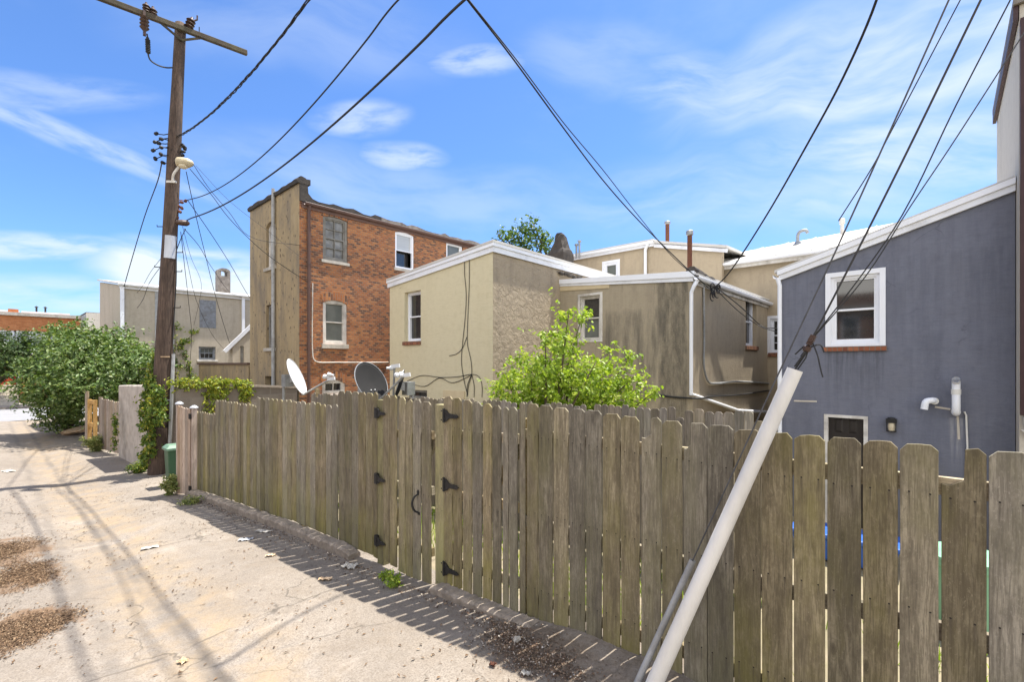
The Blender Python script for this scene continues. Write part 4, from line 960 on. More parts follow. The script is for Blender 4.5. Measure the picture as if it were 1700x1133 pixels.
gutter(yh, (yx0-.2,by0-.13,ez+.06), (yx1+.12,by0-.13,ez+.06), 'white_vinyl', (0,-1,0))
pp_ = PY(1071,416,by0-.1); pipe(yh, [(pp_.x+.15,by0-.2,ez),(pp_.x,by0-.08,ez-.18),(pp_.x,by0-.08,1.5)], .055, 'white_vinyl')
p_ = PY(1108,404,17.5); vent(yh, (p_.x,17.5,p_.z), PY(1108,372,17.5).z-p_.z, .075)
for px, h in ((957,.28),(962,.42)):
    p_ = PY(px,420,15.5); m = MB(); m.lathe((p_.x,15.5,p_.z-.2), ZU, [(0,.04),(h+.2,.04),(h+.2,.075),(h+.26,.075),(h+.27,0)], 10); m.build('vent_pipe', 'galv', yh)
# crumbling dark chimney on the yellow house
cc = PY(931,424,14.5); zt = PY(931,388,14.5).z; m = MB()
rings = [(0-.9,.36,.34),(.0,.36,.34),(.16,.30,.3),(.26,.21,.25),(.5,.18,.22),(zt-cc.z-.10,.16,.2),(zt-cc.z-.03,.11,.15)]
vs = []; fs = []
for h, a, b in rings:
    for dx, dy in ((-a,-b),(0,-b*1.05),(a,-b),(a*1.05,0),(a,b),(0,b),(-a,b),(-a*1.03,0)):
        vs.append((cc.x+dx+random.uniform(-.05,.05), 14.5+dy+random.uniform(-.05,.05), cc.z+h+random.uniform(-.03,.03)))
for i in range(len(rings)-1):
    for j in range(8): fs.append((i*8+j, i*8+(j+1)%8, (i+1)*8+(j+1)%8, (i+1)*8+j))
fs.append(tuple((len(rings)-1)*8+j for j in range(8))); m.add(vs, fs); m.build('chimney', 'tar', yh)

# --- white-roofed main block behind the mould house
wy = 16.5; wh = thing('house', 'tan house with broad white sloping roof rising behind the mould-streaked house', 'house', (-4.2,wy,-2.85))
wx0, wx1 = -7.0, -1.0; wz_ = 3.25
wO = Vector((wx0,wy,0)); mw = (PY(1279,560,wy).x-wx0, PY(1290.5,560,wy).x-wx0+.35); mwz = (PY(1285,586,wy).z, PY(1285,529,wy).z)
wall(wh, wO, XU, -YU, [(0,wz_),(wx1-wx0,wz_)], -3.2, [(mw[0],mw[1],mwz[0],mwz[1])], 'stucco_main_house')
window(wh, wO, XU, -YU, mw[0], mw[1], mwz[0], mwz[1], rec=.05, fw=.06, trim=.08, proud=.025, bars=(0,1), sill=('brick_sill',.12,.05,.06))
m = MB(); m.box((wx1-.2,wy+.2,-3.2),(wx1-.003,24,wz_)); m.build('wall', 'stucco_main_house', wh)
rz = PY(1400,386,22).z
m = MB(); m.prism([(wx0-.3,wy-.25,wz_+.03),(wx1+.2,wy-.25,wz_+.03),(wx1+.2,22,rz),(wx0+.5,22,rz-.25)], (0,0,.08)); m.build('roof', 'white_roof', wh)
m = MB(); m.prism([(wx0+.5,22,rz-.25),(wx1+.2,22,rz),(wx1+.2,28,wz_),(wx0-.3,28,wz_)], (0,0,.08)); m.build('roof', 'white_roof', wh)
m = MB()
for i in range(7):
    x = lerp(wx0+.3, wx1, i/6); m.beam((x,wy-.24,wz_+.115),(lerp(x,x+.2,.5),21.95,rz-.25+.25*i/6+.085),.03,.03)
m.build('roof_seam', 'white_roof', wh)
m = MB(); m.beam((wx0-.3,wy-.22,wz_-.06),(wx1+.2,wy-.22,wz_-.06),.04,.16); m.build('fascia', 'white_old', wh)
gutter(wh, (wx0-.3,wy-.25,wz_+.04), (wx1+.2,wy-.25,wz_+.04), 'white_vinyl', (0,-1,0))
p_ = PY(1325,403,20); m = MB(); m.tube(smoothpath([(p_.x,20,p_.z-.15),(p_.x,20,p_.z+.3),(p_.x+.08,20,p_.z+.4),(p_.x+.25,20,p_.z+.4),(p_.x+.3,20,p_.z+.3)], 5), .055, 10); m.lathe((p_.x,20,p_.z-.1), ZU, [(0,.2),(.1,.12),(.14,.09)], 12); m.build('vent_pipe', 'galv', wh)
p_ = PY(1398,384,20.5); m = MB(); m.lathe((p_.x,20.5,p_.z-.1), ZU, [(0,.06),(.35,.06),(.36,.09),(.55,.09),(.58,0)], 10); m.build('vent_pipe', 'white_old', wh)

# --- brick house
kx, ky = -13.5, PX(497,500,-13.5).y
kx0 = PY(415,500,ky).x; ztop = PX(497,294,kx).z; zg = PX(505,339,kx).z
kh = thing('house', 'tall three-storey brick-sided house with ochre rendered rear and tarred parapet', 'house', ((kx+kx0)/2,ky,-2.85))
KE = ky+10.5
def ub(px, py): return PX(px,py,kx).y-ky
hol = []
wins = [((536,577),(361,434),dict(frame='old_sash',pane=('pane_dirty','pane_dirty'),bars=(1,1),rec=.05,fw=.08,sill=('stone_sill',.09,.04,.05),arch=('brick_arch',.22,.05))),
        ((656,687.5),(386,447),dict(frame='white_vinyl',pane=('pane_blind','pane_dark'),rec=.06,fw=.07,open_low=True,sill=('stone_sill',.09,.04,.05),arch=('brick_arch',.22,.06))),
        ((741,768),(404,460),dict(frame='white_vinyl',pane=('pane_grey','pane_grey'),rec=.06,fw=.07,arch=('stone_sill',.16,.02))),
        ((536,576),(499,572),dict(frame='white_old',pane=('pane_grey','pane_grey'),rec=.05,fw=.085,sill=('stone_sill',.13,.05,.04),arch=('brick_arch',.24,.10))),
        ((535,573),(631,655),dict(frame='white_old',pane=('pane_dark','pane_dark'),rec=.05,fw=.08,half=False,bars=(1,0),sill=('white_old',.16,.05,.03),arch=('brick_arch',.26,.13)))]
W = []
for (p0, p1), (q0, q1), kw in wins:
    pm = (p0+p1)/2; u0, u1 = ub(p0, q0), ub(p1, q0); z0, z1 = PX(pm,q1,kx).z, PX(pm,q0,kx).z
    hol.append((u0,u1,z0,z1)); W.append((u0,u1,z0,z1,kw))
prof = [(.003,ztop-.12)]
for px, py in ((503,299),(509,310),(511,326),(520,334),(540,341)): prof.append((max(.02,ub(px,py)), PX(px,py,kx).z-.02))
prof = [(.003,zg+.12)] + [(KE-ky,zg+.12)]
wall(kh, (kx,ky,0), YU, XU, prof, -3.2, hol, 'brick_wall')
for (u0,u1,z0,z1,kw) in W: window(kh, (kx,ky,0), YU, XU, u0, u1, z0, z1, **kw)
rw = []
def ur(px): return PY(px,500,ky).x-kx0
RW = [((442,457),(368,444)),((442,456),(506,578))]
hr = []
for (p0, p1), (q0, q1) in RW:
    pm = (p0+p1)/2; hr.append((ur(p0),ur(p1),PY(pm,q1,ky).z,PY(pm,q0,ky).z))
hh_ = (ur(440),ur(451),PY(445,640,ky).z,PY(445,625,ky).z)
Lk = kx-kx0
wall(kh, (kx0,ky,0), XU, -YU, [(0,ztop-.06),(Lk-.003,ztop-.06)], -3.2, hr+[hh_], 'stucco_ochre')
window(kh, (kx0,ky,0), XU, -YU, *hr[0], rec=.10, fw=.08, frame='white_old', pane=('pane_blind','pane_grey'), sill=('stone_sill',.10,.06,.08), arch=('stucco_ochre',.16,.14))
window(kh, (kx0,ky,0), XU, -YU, *hr[1], rec=.10, fw=.08, frame='old_sash', pane=('pane_dirty','pane_dark'), sill=('stone_sill',.10,.06,.08))
m = MB(); m.lbox(Vector((kx0,ky,0)),XU,-YU,(hh_[0],hh_[1]),(-.19,-.17),(hh_[2],hh_[3])); m.build('vent_hole', 'pane_dark', kh)
# tar-capped rear parapet, swooping down along the brick side
m = MB(); N = 18; vs = []; rnd = [random.uniform(-.025,.025) for _ in range(200)]
for i in range(N+1):
    x = lerp(kx0-.05, kx+.05, i/N); j = rnd[i]
    for dy, dz in ((-.06,-.12),(-.08,-.02+j),(-.03,.03+j),(.20,.05+j),(.30,.04),(.30,-.12)): vs.append((x, ky+dy+rnd[i+30]*.5, ztop-.05+dz))
m.add(vs, [(i*6+a,(i+1)*6+a,(i+1)*6+(a+1)%6,i*6+(a+1)%6) for i in range(N) for a in range(6)] + [tuple(range(6)), tuple(N*6+a for a in range(5,-1,-1))]); m.build('parapet_cap', 'tar', kh)
sw_ = [(.003,ztop+.02)]; 
for px, py in ((500,293),(507,297),(509.5,305),(511,322),(518,331),(528,336),(545,340)): sw_.append((max(.01+.01*len(sw_),ub(px,py)), PX(px,py,kx).z))
us_ = [s[0] for s in sw_]; zsw = [s[1] for s in sw_]
u = us_[-1]
while u < KE-ky-.3:
    u += random.uniform(.12,.4); us_.append(u); zsw.append(zg + lerp(.19,.12,(u-1)/9) + random.uniform(-.05,.05))
poly = [Vector((kx+.045,ky+a,z)) for a, z in zip(us_, zsw)]
base = [Vector((kx+.045,ky+a,min(zg+.06, z-.05))) for a, z in zip(us_, zsw)]
n_ = len(poly); m = MB(); split = 9
def strip(i0, i1, name, mat):
    m = MB(); P0 = poly[i0:i1]; B0 = base[i0:i1]; k_ = len(P0); T = Vector((-.26,0,0)); T2 = Vector((-.6,0,.12))
    vs = P0 + B0 + [p+T for p in P0] + [b+T for b in B0]
    fs = []
    for i in range(k_-1): fs += [(i,i+1,k_+i+1,k_+i),(2*k_+i,3*k_+i,3*k_+i+1,2*k_+i+1),(i,2*k_+i,2*k_+i+1,i+1),(k_+i,k_+i+1,3*k_+i+1,3*k_+i)]
    fs += [(0,k_,3*k_,2*k_),(k_-1,3*k_-1,4*k_-1,2*k_-1)]
    m.add(vs, fs); return m.build(name, mat, kh)
strip(0, split+6, 'parapet', 'tar'); strip(split+5, n_, 'parapet', 'tar_flash')
roof_slab(kh, [(kx0+.05,ky+.3,zg+.5),(kx-.22,ky+.3,zg+.13),(kx-.22,KE,zg+.13),(kx0+.05,KE,zg+.5)], .06, 'tar')
m = MB(); m.box((kx0,ky+.2,-3.2),(kx0+.2,KE,zg+.4)); m.build('wall', 'stucco_ochre', kh)
m = MB(); m.box((kx0+.2,KE-.2,-3.2),(kx-.2,KE-.003,zg+.1)); m.build('wall', 'brick_wall', kh)
gutter(kh, (kx+.05,ky+.10,zg+.02), (kx+.05,KE,zg+.02), 'brown_metal', (1,0,0))
m = MB(); m.beam((kx+.02,ky+.06,zg-.04),(kx+.02,KE,zg-.04),.03,.16); m.build('fascia', 'brown_metal', kh)
yd = PX(513,400,kx+.07).y; pipe(kh, [(kx+.11,yd,zg-.04),(kx+.06,yd,zg-.2),(kx+.06,yd,-2.6)], .048, 'brown_metal')
xd = PY(454,400,ky-.06).x; pipe(kh, [(xd,ky-.07,PY(454,313,ky-.07).z),(xd,ky-.07,PY(454,640,ky-.07).z)], .05, 'grey_pipe', n=10)
q = [PX(519,470,kx+.025),PX(519,588,kx+.025),PX(521,597,kx+.025),PX(526,601,kx+.025),PX(560,602,kx+.025),PX(645,602,kx+.025)]
cable('white conduit running down and across the brick side wall', q, .016, 'white_old', 'wall_conduit', None, sm=5, cat='conduit')
ms_ = MB(); ms_.beam(PX(414,473,kx)-Vector((0,.0,0)) if False else Vector((kx0-.12,ky+.1,PY(414,444,ky).z)), Vector((kx0+.0,ky+.1,PY(414,444,ky).z)), .04, .05); ms_.build('bracket', 'black_iron', kh)

# --- grey house at left with white roof
lx = -24.8; ly = PX(200,500,lx).y; lz = PX(200,474,lx).z; lE = ly+9.5
lh = thing('house', 'pale grey stucco house with bright white roof behind the pole', 'house', (lx-1.5,ly,-2.85))
def ul(px, py): return PX(px,py,lx).y-ly
lw = [((332,357.5),(499,545)),((330,358),(576,598))]; hl = []
for (p0,p1),(q0,q1) in lw: pm = (p0+p1)/2; hl.append((ul(p0,q0),ul(p1,q0),PX(pm,q1,lx).z,PX(pm,q0,lx).z))
wall(lh, (lx,ly,0), YU, XU, [(.003,lz),(lE-ly,lz)], -3.2, hl, 'stucco_far_grey')
m = MB(); m.lbox(Vector((lx,ly,0)),YU,XU,(hl[0][0]-.02,hl[0][1]+.02),(-.06,.015),(hl[0][2],hl[0][3])); m.build('boarded_window', 'boarded', lh)
window(lh, (lx,ly,0), YU, XU, *hl[1], rec=.08, fw=.06, frame='boarded', pane=('pane_grey','pane_dark'), bars=(2,0), sill=('white_old',.08,.06,.08))
lx0 = PY(181,500,ly).x-2.6; slope = .14
wall(lh, (lx0,ly,0), XU, -YU, [(0,lz+slope*(lx-lx0)),(lx-lx0-.003,lz)], -3.2, [], 'stucco_far_grey')
roof_slab(lh, [(lx+.12,ly-.1,lz+.03),(lx+.12,lE,lz+.03),(lx0,lE,lz+slope*(lx-lx0)+.06),(lx0,ly-.1,lz+slope*(lx-lx0)+.06)], .07, 'white_roof')
m = MB(); m.beam((lx+.05,ly-.05,lz-.04),(lx+.05,lE,lz-.04),.04,.16); m.build('fascia', 'white_paint', lh)
gutter(lh, (lx+.08,ly-.1,lz+.05), (lx+.08,lE,lz+.05), 'white_vinyl', (1,0,0))
for px in (203,286,404):
    y_ = PX(px,520,lx+.07).y; m = MB(); m.box((lx+.012,y_-.06,-2.4),(lx+.10,y_+.06,lz+.02)); m.build('downspout', 'white_vinyl', lh)
m = MB(); y_ = PX(262,520,lx+.03).y; m.box((lx+.004,y_-.10,-2.4),(lx+.03,y_+.12,lz-.1)); m.build('grime_panel', 'grey_pipe', lh)
# arched double-flue chimney top
cp = PX(370,470,lx-1.2); m = MB(); cy = cp.y; cz = lz+slope*1.2
zc = PX(370,447,lx-1.2).z; hw = .27; vs = []
def ringpoly(x):
    out = []; inn = []
    for i in range(13):
        a = math.pi*i/12; out.append((x, cy-hw*math.cos(a), zc-.02+.16*math.sin(a)-.12)); inn.append((x, cy-.13*math.cos(a), zc-.18+.10*math.sin(a)))
    return out, inn
o0, i0 = ringpoly(cp.x-.2); o1, i1 = ringpoly(cp.x+.2)
for k_ in range(12): m.hexa([i0[k_],i0[k_+1],o0[k_+1],o0[k_],i1[k_],i1[k_+1],o1[k_+1],o1[k_]])
for sgn in (-1,1):
    a, b_ = sorted((cy+sgn*.13, cy+sgn*hw)); m.box((cp.x-.2,a,cz-.2),(cp.x+.2,b_,zc-.145))
m.box((cp.x-.2,cy-.13,cz-.2),(cp.x+.2,cy+.13,zc-.36)); m.build('chimney', 'tar_flash', lh)
# lean-to with white rake in front of it
tx = -21.5; ty0 = PX(386,600,tx).y; ty1 = PX(416,600,tx).y+2
lt = thing('shed', 'small grey lean-to with white slanted eave between the grey and brick houses', 'shed', (tx-.5,ty0,-2.8))
za, zb = PX(386,572,tx).z, PX(414,545,tx).z; sl = (zb-za)/(PX(414,545,tx).y-ty0)
du0, du1 = PX(399,600,tx).y-ty0, PX(405,600,tx).y-ty0
wall(lt, (tx,ty0,0), YU, XU, [(.003,za),(ty1-ty0,za+sl*(ty1-ty0))], -3.2, [(du0,du1,-2.7,PX(402,575,tx).z)], 'stucco_far_grey')
m = MB(); m.box((tx-.15,ty0+du0,-2.7),(tx-.10,ty0+du1,PX(402,575,tx).z)); m.build('door', 'grey_pipe', lt)
m = MB(); m.beam((tx+.03,ty0-.3,za-.3*sl+.02),(tx+.03,ty1,za+sl*(ty1-ty0)+.02),.06,.14); m.build('fascia', 'white_paint', lt)
m = MB(); m.box((tx-.5,ty0,-3.2),(tx-.2,ty0+.15,za-.06)); m.build('wall', 'stucco_far_grey', lt)
roof_slab(lt, [(tx+.06,ty0-.3,za-.3*sl+.1),(tx+.06,ty1,za+sl*(ty1-ty0)+.1),(tx-.3,ty1,za+sl*(ty1-ty0)+.02),(tx-.3,ty0-.3,za-.3*sl+.02)], .02, 'white_roof')
# low stucco yard wall
sy = 5.95; sx0, sx1 = PY(330,620,sy).x, kx0-.25
m = MB(); m.box((sx0,sy,-3.2),(sx1,sy+.22,-.02)); o = m.build('yard_wall', 'stucco_ochre'); tag(o, 'low stained stucco yard wall with dark coping left of the brick house', 'wall')
m = MB(); m.box((sx0-.06,sy-.05,-.018),(sx1,sy+.27,.05)); m.build('coping', 'brown_metal', o)
# block wall
m = MB(); zq0, zq1 = PX(290,641,kx).z, PX(497,645,kx).z
m.hexa([(kx-.2,2.98,-3.2),(kx,2.98,-3.2),(kx,ky-.06,-3.2),(kx-.2,ky-.06,-3.2),(kx-.2,2.98,zq0),(kx,2.98,zq0),(kx,ky-.06,zq1),(kx-.2,ky-.06,zq1)]); o = m.build('block_wall', 'block_wall'); tag(o, 'dark grey concrete block wall with vine along its top, behind the pole', 'wall')
m = MB(); m.beam((kx-.1,2.98,zq0+.03),(kx-.1,ky-.06,zq1+.03),.26,.055); m.build('coping', 'kerb_concrete', o)
# concrete pillar wall by the pole
A = PG(197,759); B = PG(238,780); A.z = -2.9
zt_ = PD(197,640,(-SA*A.x+CA*A.y)).z; zt2 = PD(238,640,(-SA*B.x+CA*B.y)).z
dv = Vector((B.x-A.x,B.y-A.y,0)).normalized(); nn = Vector((dv.y,-dv.x,0)); m = MB(); n = 8; tk = -nn*.3
vs = []
for i in range(n+1):
    t_ = i/n; p = A.lerp(B, t_); j = Vector((0,0,0))
    for off, z in ((0,-2.95),(0,lerp(zt_,zt2,t_)-.03+random.uniform(-.008,.008)),(.025,lerp(zt_,zt2,t_)),(.275,lerp(zt_,zt2,t_)),(.3,lerp(zt_,zt2,t_)-.03),(.3,-2.95)):
        q = p - nn*off; vs.append((q.x, q.y, z))
m.add(vs, [(i*6+a,(i+1)*6+a,(i+1)*6+a+1,i*6+a+1) for i in range(n) for a in range(5)] + [tuple(range(6)), tuple(n*6+a for a in range(5,-1,-1))])
o = m.build('concrete_wall', 'pillar_concrete'); tag(o, 'pale rain-stained concrete wall stub left of the vine and pole', 'wall'); PW = (A.copy(), B.copy(), zt_, nn)

# --- far side of the street
fx = -47.0
oh = thing('row_house', 'long orange brick row across the street behind the trees', 'row house', (fx,-2,-2.7))
zo = PX(60,524,fx).z; ya, yb = -14.0, PX(140,560,fx).y
hs = []
for px in (12, 38, 66, 94): y = PX(px,560,fx).y; hs.append((y-ya-.5,y-ya+.5,.6,2.3)); hs.append((y-ya-.5,y-ya+.5,-1.0+.1,.0+.1))
wall(oh, (fx,ya,0), YU, XU, [(0,zo),(yb-ya,zo)], -3.2, hs, 'brick_far')
for h in hs: window(oh, (fx,ya,0), YU, XU, *h, rec=.08, fw=.07, pane=('pane_blind','pane_dark'))
m = MB(); m.box((fx-10,ya,-3.2),(fx-.2,yb,zo-.1)); m.build('wall', 'brick_far', oh)
m = MB(); m.beam((fx+.05,ya,zo+.02),(fx+.05,yb,zo+.02),.25,.22); m.build('cornice', 'stone_sill', oh)
y0 = PX(6,640,fx).y; m = MB(); m.box((fx+.002,y0-.6,-1.9),(fx+.06,y0+.6,.3)); d = m.build('door', 'red_paint', oh)
m = MB(); m.box((fx+.06,y0-.75,-1.9),(fx+.1,y0-.6,.4)); m.box((fx+.06,y0+.6,-1.9),(fx+.1,y0+.75,.4)); m.build('door_frame', 'white_paint', oh)
for (p0,p1,pt) in ((-20,32,514),(36,116,517)):
    y0, y1 = PX(p0,520,fx-6).y, PX(p1,520,fx-6).y; zt = PX(p0+5,pt,fx-6).z; m = MB(); m.box((fx-9,y0,zo-.3),(fx-6,y1,zt)); m.build('roof_deck', 'white_paint', oh)
m = MB(); yq = PX(22,520,fx-1).y; m.box((fx-1.2,yq-.25,zo),(fx-.8,yq+.25,zo+.42)); m.build('chimney', 'brick_far', oh)
for px in (62,77):
    yq = PX(px,516,fx-6).y; m = MB(); m.lathe((fx-7,yq,PX(60,520,fx-6).z),ZU,[(0,.06),(.5,.06),(.55,.14),(.65,0)],8); m.build('vent_pipe', 'black_iron', oh)
# stone stoop
st = MB(); yq0, yq1 = PX(1,665,fx+2).y-1.2, PX(31,665,fx+2).y
for i in range(6): st.box((fx+.01,yq0,-2.7),(fx+2.6-i*.36,yq1,-2.62+.2*(i+1)+.0*i))
o = st.build('stone_stoop', 'stone_pale'); tag(o, 'pale stone front steps across the street at the left edge', 'steps')
# pale row house further left of the grey house
px0, px1 = 143, 186; gx_ = -44.0; ya, yb = PX(px0,550,gx_).y, PX(px1,550,gx_).y+3
ph = thing('row_house', 'pale grey row house with red cornice seen above the big shrub', 'row house', (gx_,ya,-2.7))
zt = PX(150,520,gx_).z; hs = [(1.0,1.9,1.2,2.8),(2.6,3.4,1.2,2.8)]
wall(ph, (gx_,ya,0), YU, XU, [(0,zt),(yb-ya,zt+.2)], -3.2, hs, 'stucco_pale')
for h in hs: window(ph, (gx_,ya,0), YU, XU, *h, rec=.08, fw=.07)
m = MB(); m.box((gx_-8,ya,-3.2),(gx_-.2,ya+.2,zt)); m.build('wall', 'grey_pipe', ph)
m = MB(); m.beam((gx_+.1,ya+1.2,zt+.18),(gx_+.1,yb,zt+.38),.3,.3); m.build('cornice', 'red_cornice', ph)
m = MB(); m.box((gx_-8,ya,zt-.05),(gx_-.01,yb,zt+.05)); m.build('roof', 'tar_flash', ph)
# ================================================================== ROW HOUSE BEHIND THE VIEWER (seen mirrored in the lower window panes)
rb = thing('row_house', 'long brown brick row house mirrored in the lower pane of the blue house window', 'row house', (-8,-17,-3))
hs = [(x,x+1.0,z,z+1.6) for x in range(3,56,4) for z in (-1.6,1.5)]
wall(rb, (-48,-17,0), XU, YU, [(0,4.2),(20,4.2),(20.01,3.7),(42,3.7),(42.01,4.5),(60,4.5)], -3.2, hs, 'brick_back')
for h in hs: window(rb, (-48,-17,0), XU, YU, *h, rec=.08, fw=.07)
m = MB(); m.box((-48,-26,-3.2),(12,-17.2,3.6)); m.build('wall', 'brick_back', rb)
m = MB(); m.beam((-48,-16.9,3.6),(12,-16.9,3.6),.2,.25); m.build('cornice', 'stone_sill', rb)

# ================================================================== UTILITY POLE
pb = PG(262,787); pb.z = gz(pb.x); pt = PX(300,40,pb.x+.15)
up_ = thing('utility_pole', 'tall leaning dark brown timber pole with one crossarm and a grey sign plate', 'pole', pb)
def pole_at(py):   # point on the pole axis seen at picture row py
    for i in range(401):
        q = pb.lerp(pt, i/400); d = -SA*q.x+CA*q.y
        if HY - q.z*F/d <= py: return q
    return pt
axp = (pt-pb).normalized(); Lp = (pt-pb).length
def prad(q): return lerp(.205,.115,(q-pb).length/Lp)
m = MB(); N = 14; prof = [(-.4,.215)] + [(Lp*i/N, lerp(.205,.115,i/N)+random.uniform(-.003,.003)) for i in range(N+1)] + [(Lp+.03,.08),(Lp+.035,0)]
m.lathe(pb, axp, prof, 20); m.build('shaft', 'pole_wood', up_, smooth=True)
ax_x = pt.x+.16
ca0 = PX(180,1,ax_x); ca1 = PX(410,88,ax_x); ca0 = ca1 + (ca0-ca1)*1.12
m = MB(); m.beam(ca0, ca1, .10, .125); arm = m.build('crossarm', 'arm_wood', up_, bevel=.012)
def on_arm(px):
    best = min((abs(CX+F*((CA*q.x+SA*q.y)/(-SA*q.x+CA*q.y))-px), i) for i in range(201) for q in [ca0.lerp(ca1,i/200)])[1]; return ca0.lerp(ca1,best/200)
pj = pole_at(72)+Vector((.13,0,0))
for px in (266,334):
    m = MB(); a = on_arm(px)-Vector((0,0,.05)); m.beam(a, pj+Vector((.02,0,0)), .035, .045); m.build('brace', 'arm_wood', up_)
def insul(c, ax, s, n, mat='insulator'):
    prof = [(0,.02*s)]
    for i in range(n): prof += [(.05*s*i+.01,.022*s),(.05*s*i+.025,.06*s),(.05*s*i+.045,.05*s)]
    prof += [(.05*s*n+.02,.02*s),(.05*s*n+.05,.015*s)]; m = MB(); m.lathe(c, ax, prof, 12); return m
a = on_arm(243); insul(a+Vector((0,.0,.05)), ZU, 1.3, 3).build('insulator', 'insulator', up_)
m = insul(a+Vector((.09,-.05,-.10)), -ZU, 1.6, 4); m.beam(a+Vector((.05,-.05,.05)), a+Vector((.1,-.05,-.55)), .05, .06); m.build('fuse_cutout', 'insulator', up_)
a = on_arm(254); m = insul(a+Vector((0,0,.06)), ZU, 1.5, 2); m.box((a.x-.05,a.y-.05,a.z+.05),(a.x+.05,a.y+.05,a.z+.12)); m.build('insulator', 'insulator', up_)
a = on_arm(313); m = insul(a+Vector((0,0,.08)), Vector((0,.25,1)), 1.7, 3); m.tube([a+Vector((0,0,.05)),a+Vector((0,.1,.3)),a+Vector((0,.18,.38)),a+Vector((0,.18,.48))],.02,6); m.build('insulator', 'insulator', up_)
a = on_arm(331); m = MB(); m.lathe(a+Vector((0,0,.06)), ZU, [(0,.012),(.14,.012),(.15,0)], 6); m.build('bolt', 'black_iron', up_)
# hanging surge arrester and its looped lead
ap = pb.x+.25; q = [PX(244,56,ap),PX(246,70,ap),PX(246,90,ap),PX(250,100,ap),PX(262,108,ap),PX(276,112,ap),PX(287,112,ap)]
m = MB(); m.tube(smoothpath(q,6), .018, 6); m.lathe(PX(245,62,ap), PX(246,88,ap)-PX(245,62,ap), [(0,.03)]+[(.04*i+ (0 if j==0 else .02), .035 if j==0 else .055) for i in range(1,9) for j in (0,1)]+[(.38,.02)], 10); m.build('surge_arrester', 'black_rubber', up_)
# clusters of service brackets at two heights
def cluster(pts, name, mat='black_iron', s=1.):
    m = MB()
    for (x, y) in pts:
        q = PX(x, y, pb.x+random.uniform(-.1,.3)); ax = Vector((random.uniform(-1,1),random.uniform(-1,1),random.uniform(-.3,1)))
        m.lathe(q, ax, [(-.06*s,.015),(-.04*s,.05*s),(0,.06*s),(.03*s,.035*s),(.05*s,.055*s),(.08*s,.03*s),(.10*s,0)], 8)
        r = pole_at(y); m.tube([q, q.lerp(r,.4)+Vector((0,0,random.uniform(-.08,.08))), r], .012, 5)
    return m.build(name, mat, up_)
cluster([(259,222),(257,236),(254,250),(268,231),(268,245),(267,256),(258,264),(270,270),(264,238)], 'service_bracket', s=.75)
cluster([(304,242),(303,252),(307,247),(302,258)], 'service_bracket', s=.75)
cluster([(296,342),(301,336),(293,350),(299,352),(293,362),(302,346),(308,334)], 'service_bracket', 'rust', s=.65)
q = PX(303,371,pb.x+.2); m = MB(); m.lathe(q-Vector((0,.16,0)), (0,1,.1), [(0,.03),(.03,.065),(.15,.075),(.25,.075),(.30,.04),(.32,0)], 12); m.tube([q, pole_at(372)], .025, 6); m.build('splice_can', 'insulator', up_)
# grey tin sign plate, curved round the shaft
def plate(y0, y1, name, mat, half=.62, out=.012):
    m = MB(); vs = []; K = 8; toward = Vector((-pb.x,-pb.y,0)).normalized(); sd = Vector((-toward.y,toward.x,0))
    for y in (y0, y1):
        q = pole_at(y); r = prad(q)+out
        for i in range(K+1):
            a = lerp(-half,half+.3,i/K); vs.append(q + toward*math.cos(a)*r + sd*math.sin(a)*r)
        r -= out*.7
        for i in range(K+1):
            a = lerp(-half,half+.3,i/K); vs.append(q + toward*math.cos(a)*r + sd*math.sin(a)*r)
    n = 2*(K+1); fs = []
    for i in range(K):
        fs += [(i,i+1,n+i+1,n+i),(K+1+i,n+K+1+i,n+K+2+i,K+2+i),(i,K+1+i,K+2+i,i+1),(n+i,n+i+1,n+K+2+i,n+K+1+i)]
    fs += [(0,n,n+K+1,K+1),(K,2*K+1,n+2*K+1,n+K)]
    m.add(vs, fs); return m.build(name, mat, up_)
plate(395,432,'sign_plate','plate_grey'); plate(592,594.5,'number_tag','new_lumber',.35); plate(707,711,'steel_band','black_iron',1.2); plate(664,667,'steel_band','plate_grey',.8)
plate(712,741,'wood_guard','pole_wood',.8,.03)
# climbing steps
for (x, y, s) in ((255,378,-1),(296,420,1),(252,445,-1),(297,452,1),(300,512,1)):
    q = pole_at(y); sd = Vector((CA,SA,0)); m = MB(); e = q+sd*s*(prad(q)+.17); m.tube([q, e, e+Vector((0,0,.04))], .011, 6); m.build('step_bolt', 'black_iron', up_)
# riser conduit on the right flank
m = MB(); sd = Vector((CA,SA,0)); m.tube([pole_at(y)+sd*(prad(pole_at(y))+.05) for y in (590,650,700,760)], .038, 10); m.build('riser_conduit', 'grey_pipe', up_)
m = MB(); m.tube(smoothpath([pole_at(y)+sd*(prad(pole_at(y))+o_) for y, o_ in ((400,.0),(470,.04),(560,.02),(590,.05))],5), .014, 6); m.build('riser_wire', 'black_rubber', up_)

sl = thing('street_lamp', 'beige area lamp with shallow domed head on a bent arm fixed to the pole', 'street lamp', pole_at(305))
q0 = pole_at(307)+sd*.02+Vector((.16,-.05,0)); q1 = PX(288,290,pb.x+.35); q2 = PX(297,277,pb.x+.45)
m = MB(); m.tube(smoothpath([q0,q1,q2],6), .028, 8); m.beam(q0-sd*.14, q0+sd*.08, .05, .05); m.build('lamp_arm', 'white_old', sl)
axl = (PX(322,272,pb.x+.6)-PX(292,269,pb.x+.4)).normalized(); c0 = PX(293,269,pb.x+.4)
m = MB(); m.lathe(c0, axl, [(0,.0),(.0,.09),(.03,.115),(.13,.125),(.25,.11),(.34,.06),(.37,0)], 18); m.build('lamp_head', 'lamp_beige', sl, smooth=False)
m = MB(); m.lathe(c0+axl*.14-Vector((0,0,.07)), -ZU, [(0,.11),(.04,.10),(.07,.06),(.08,0)], 16); m.build('lamp_lens', 'lantern_glass', sl)

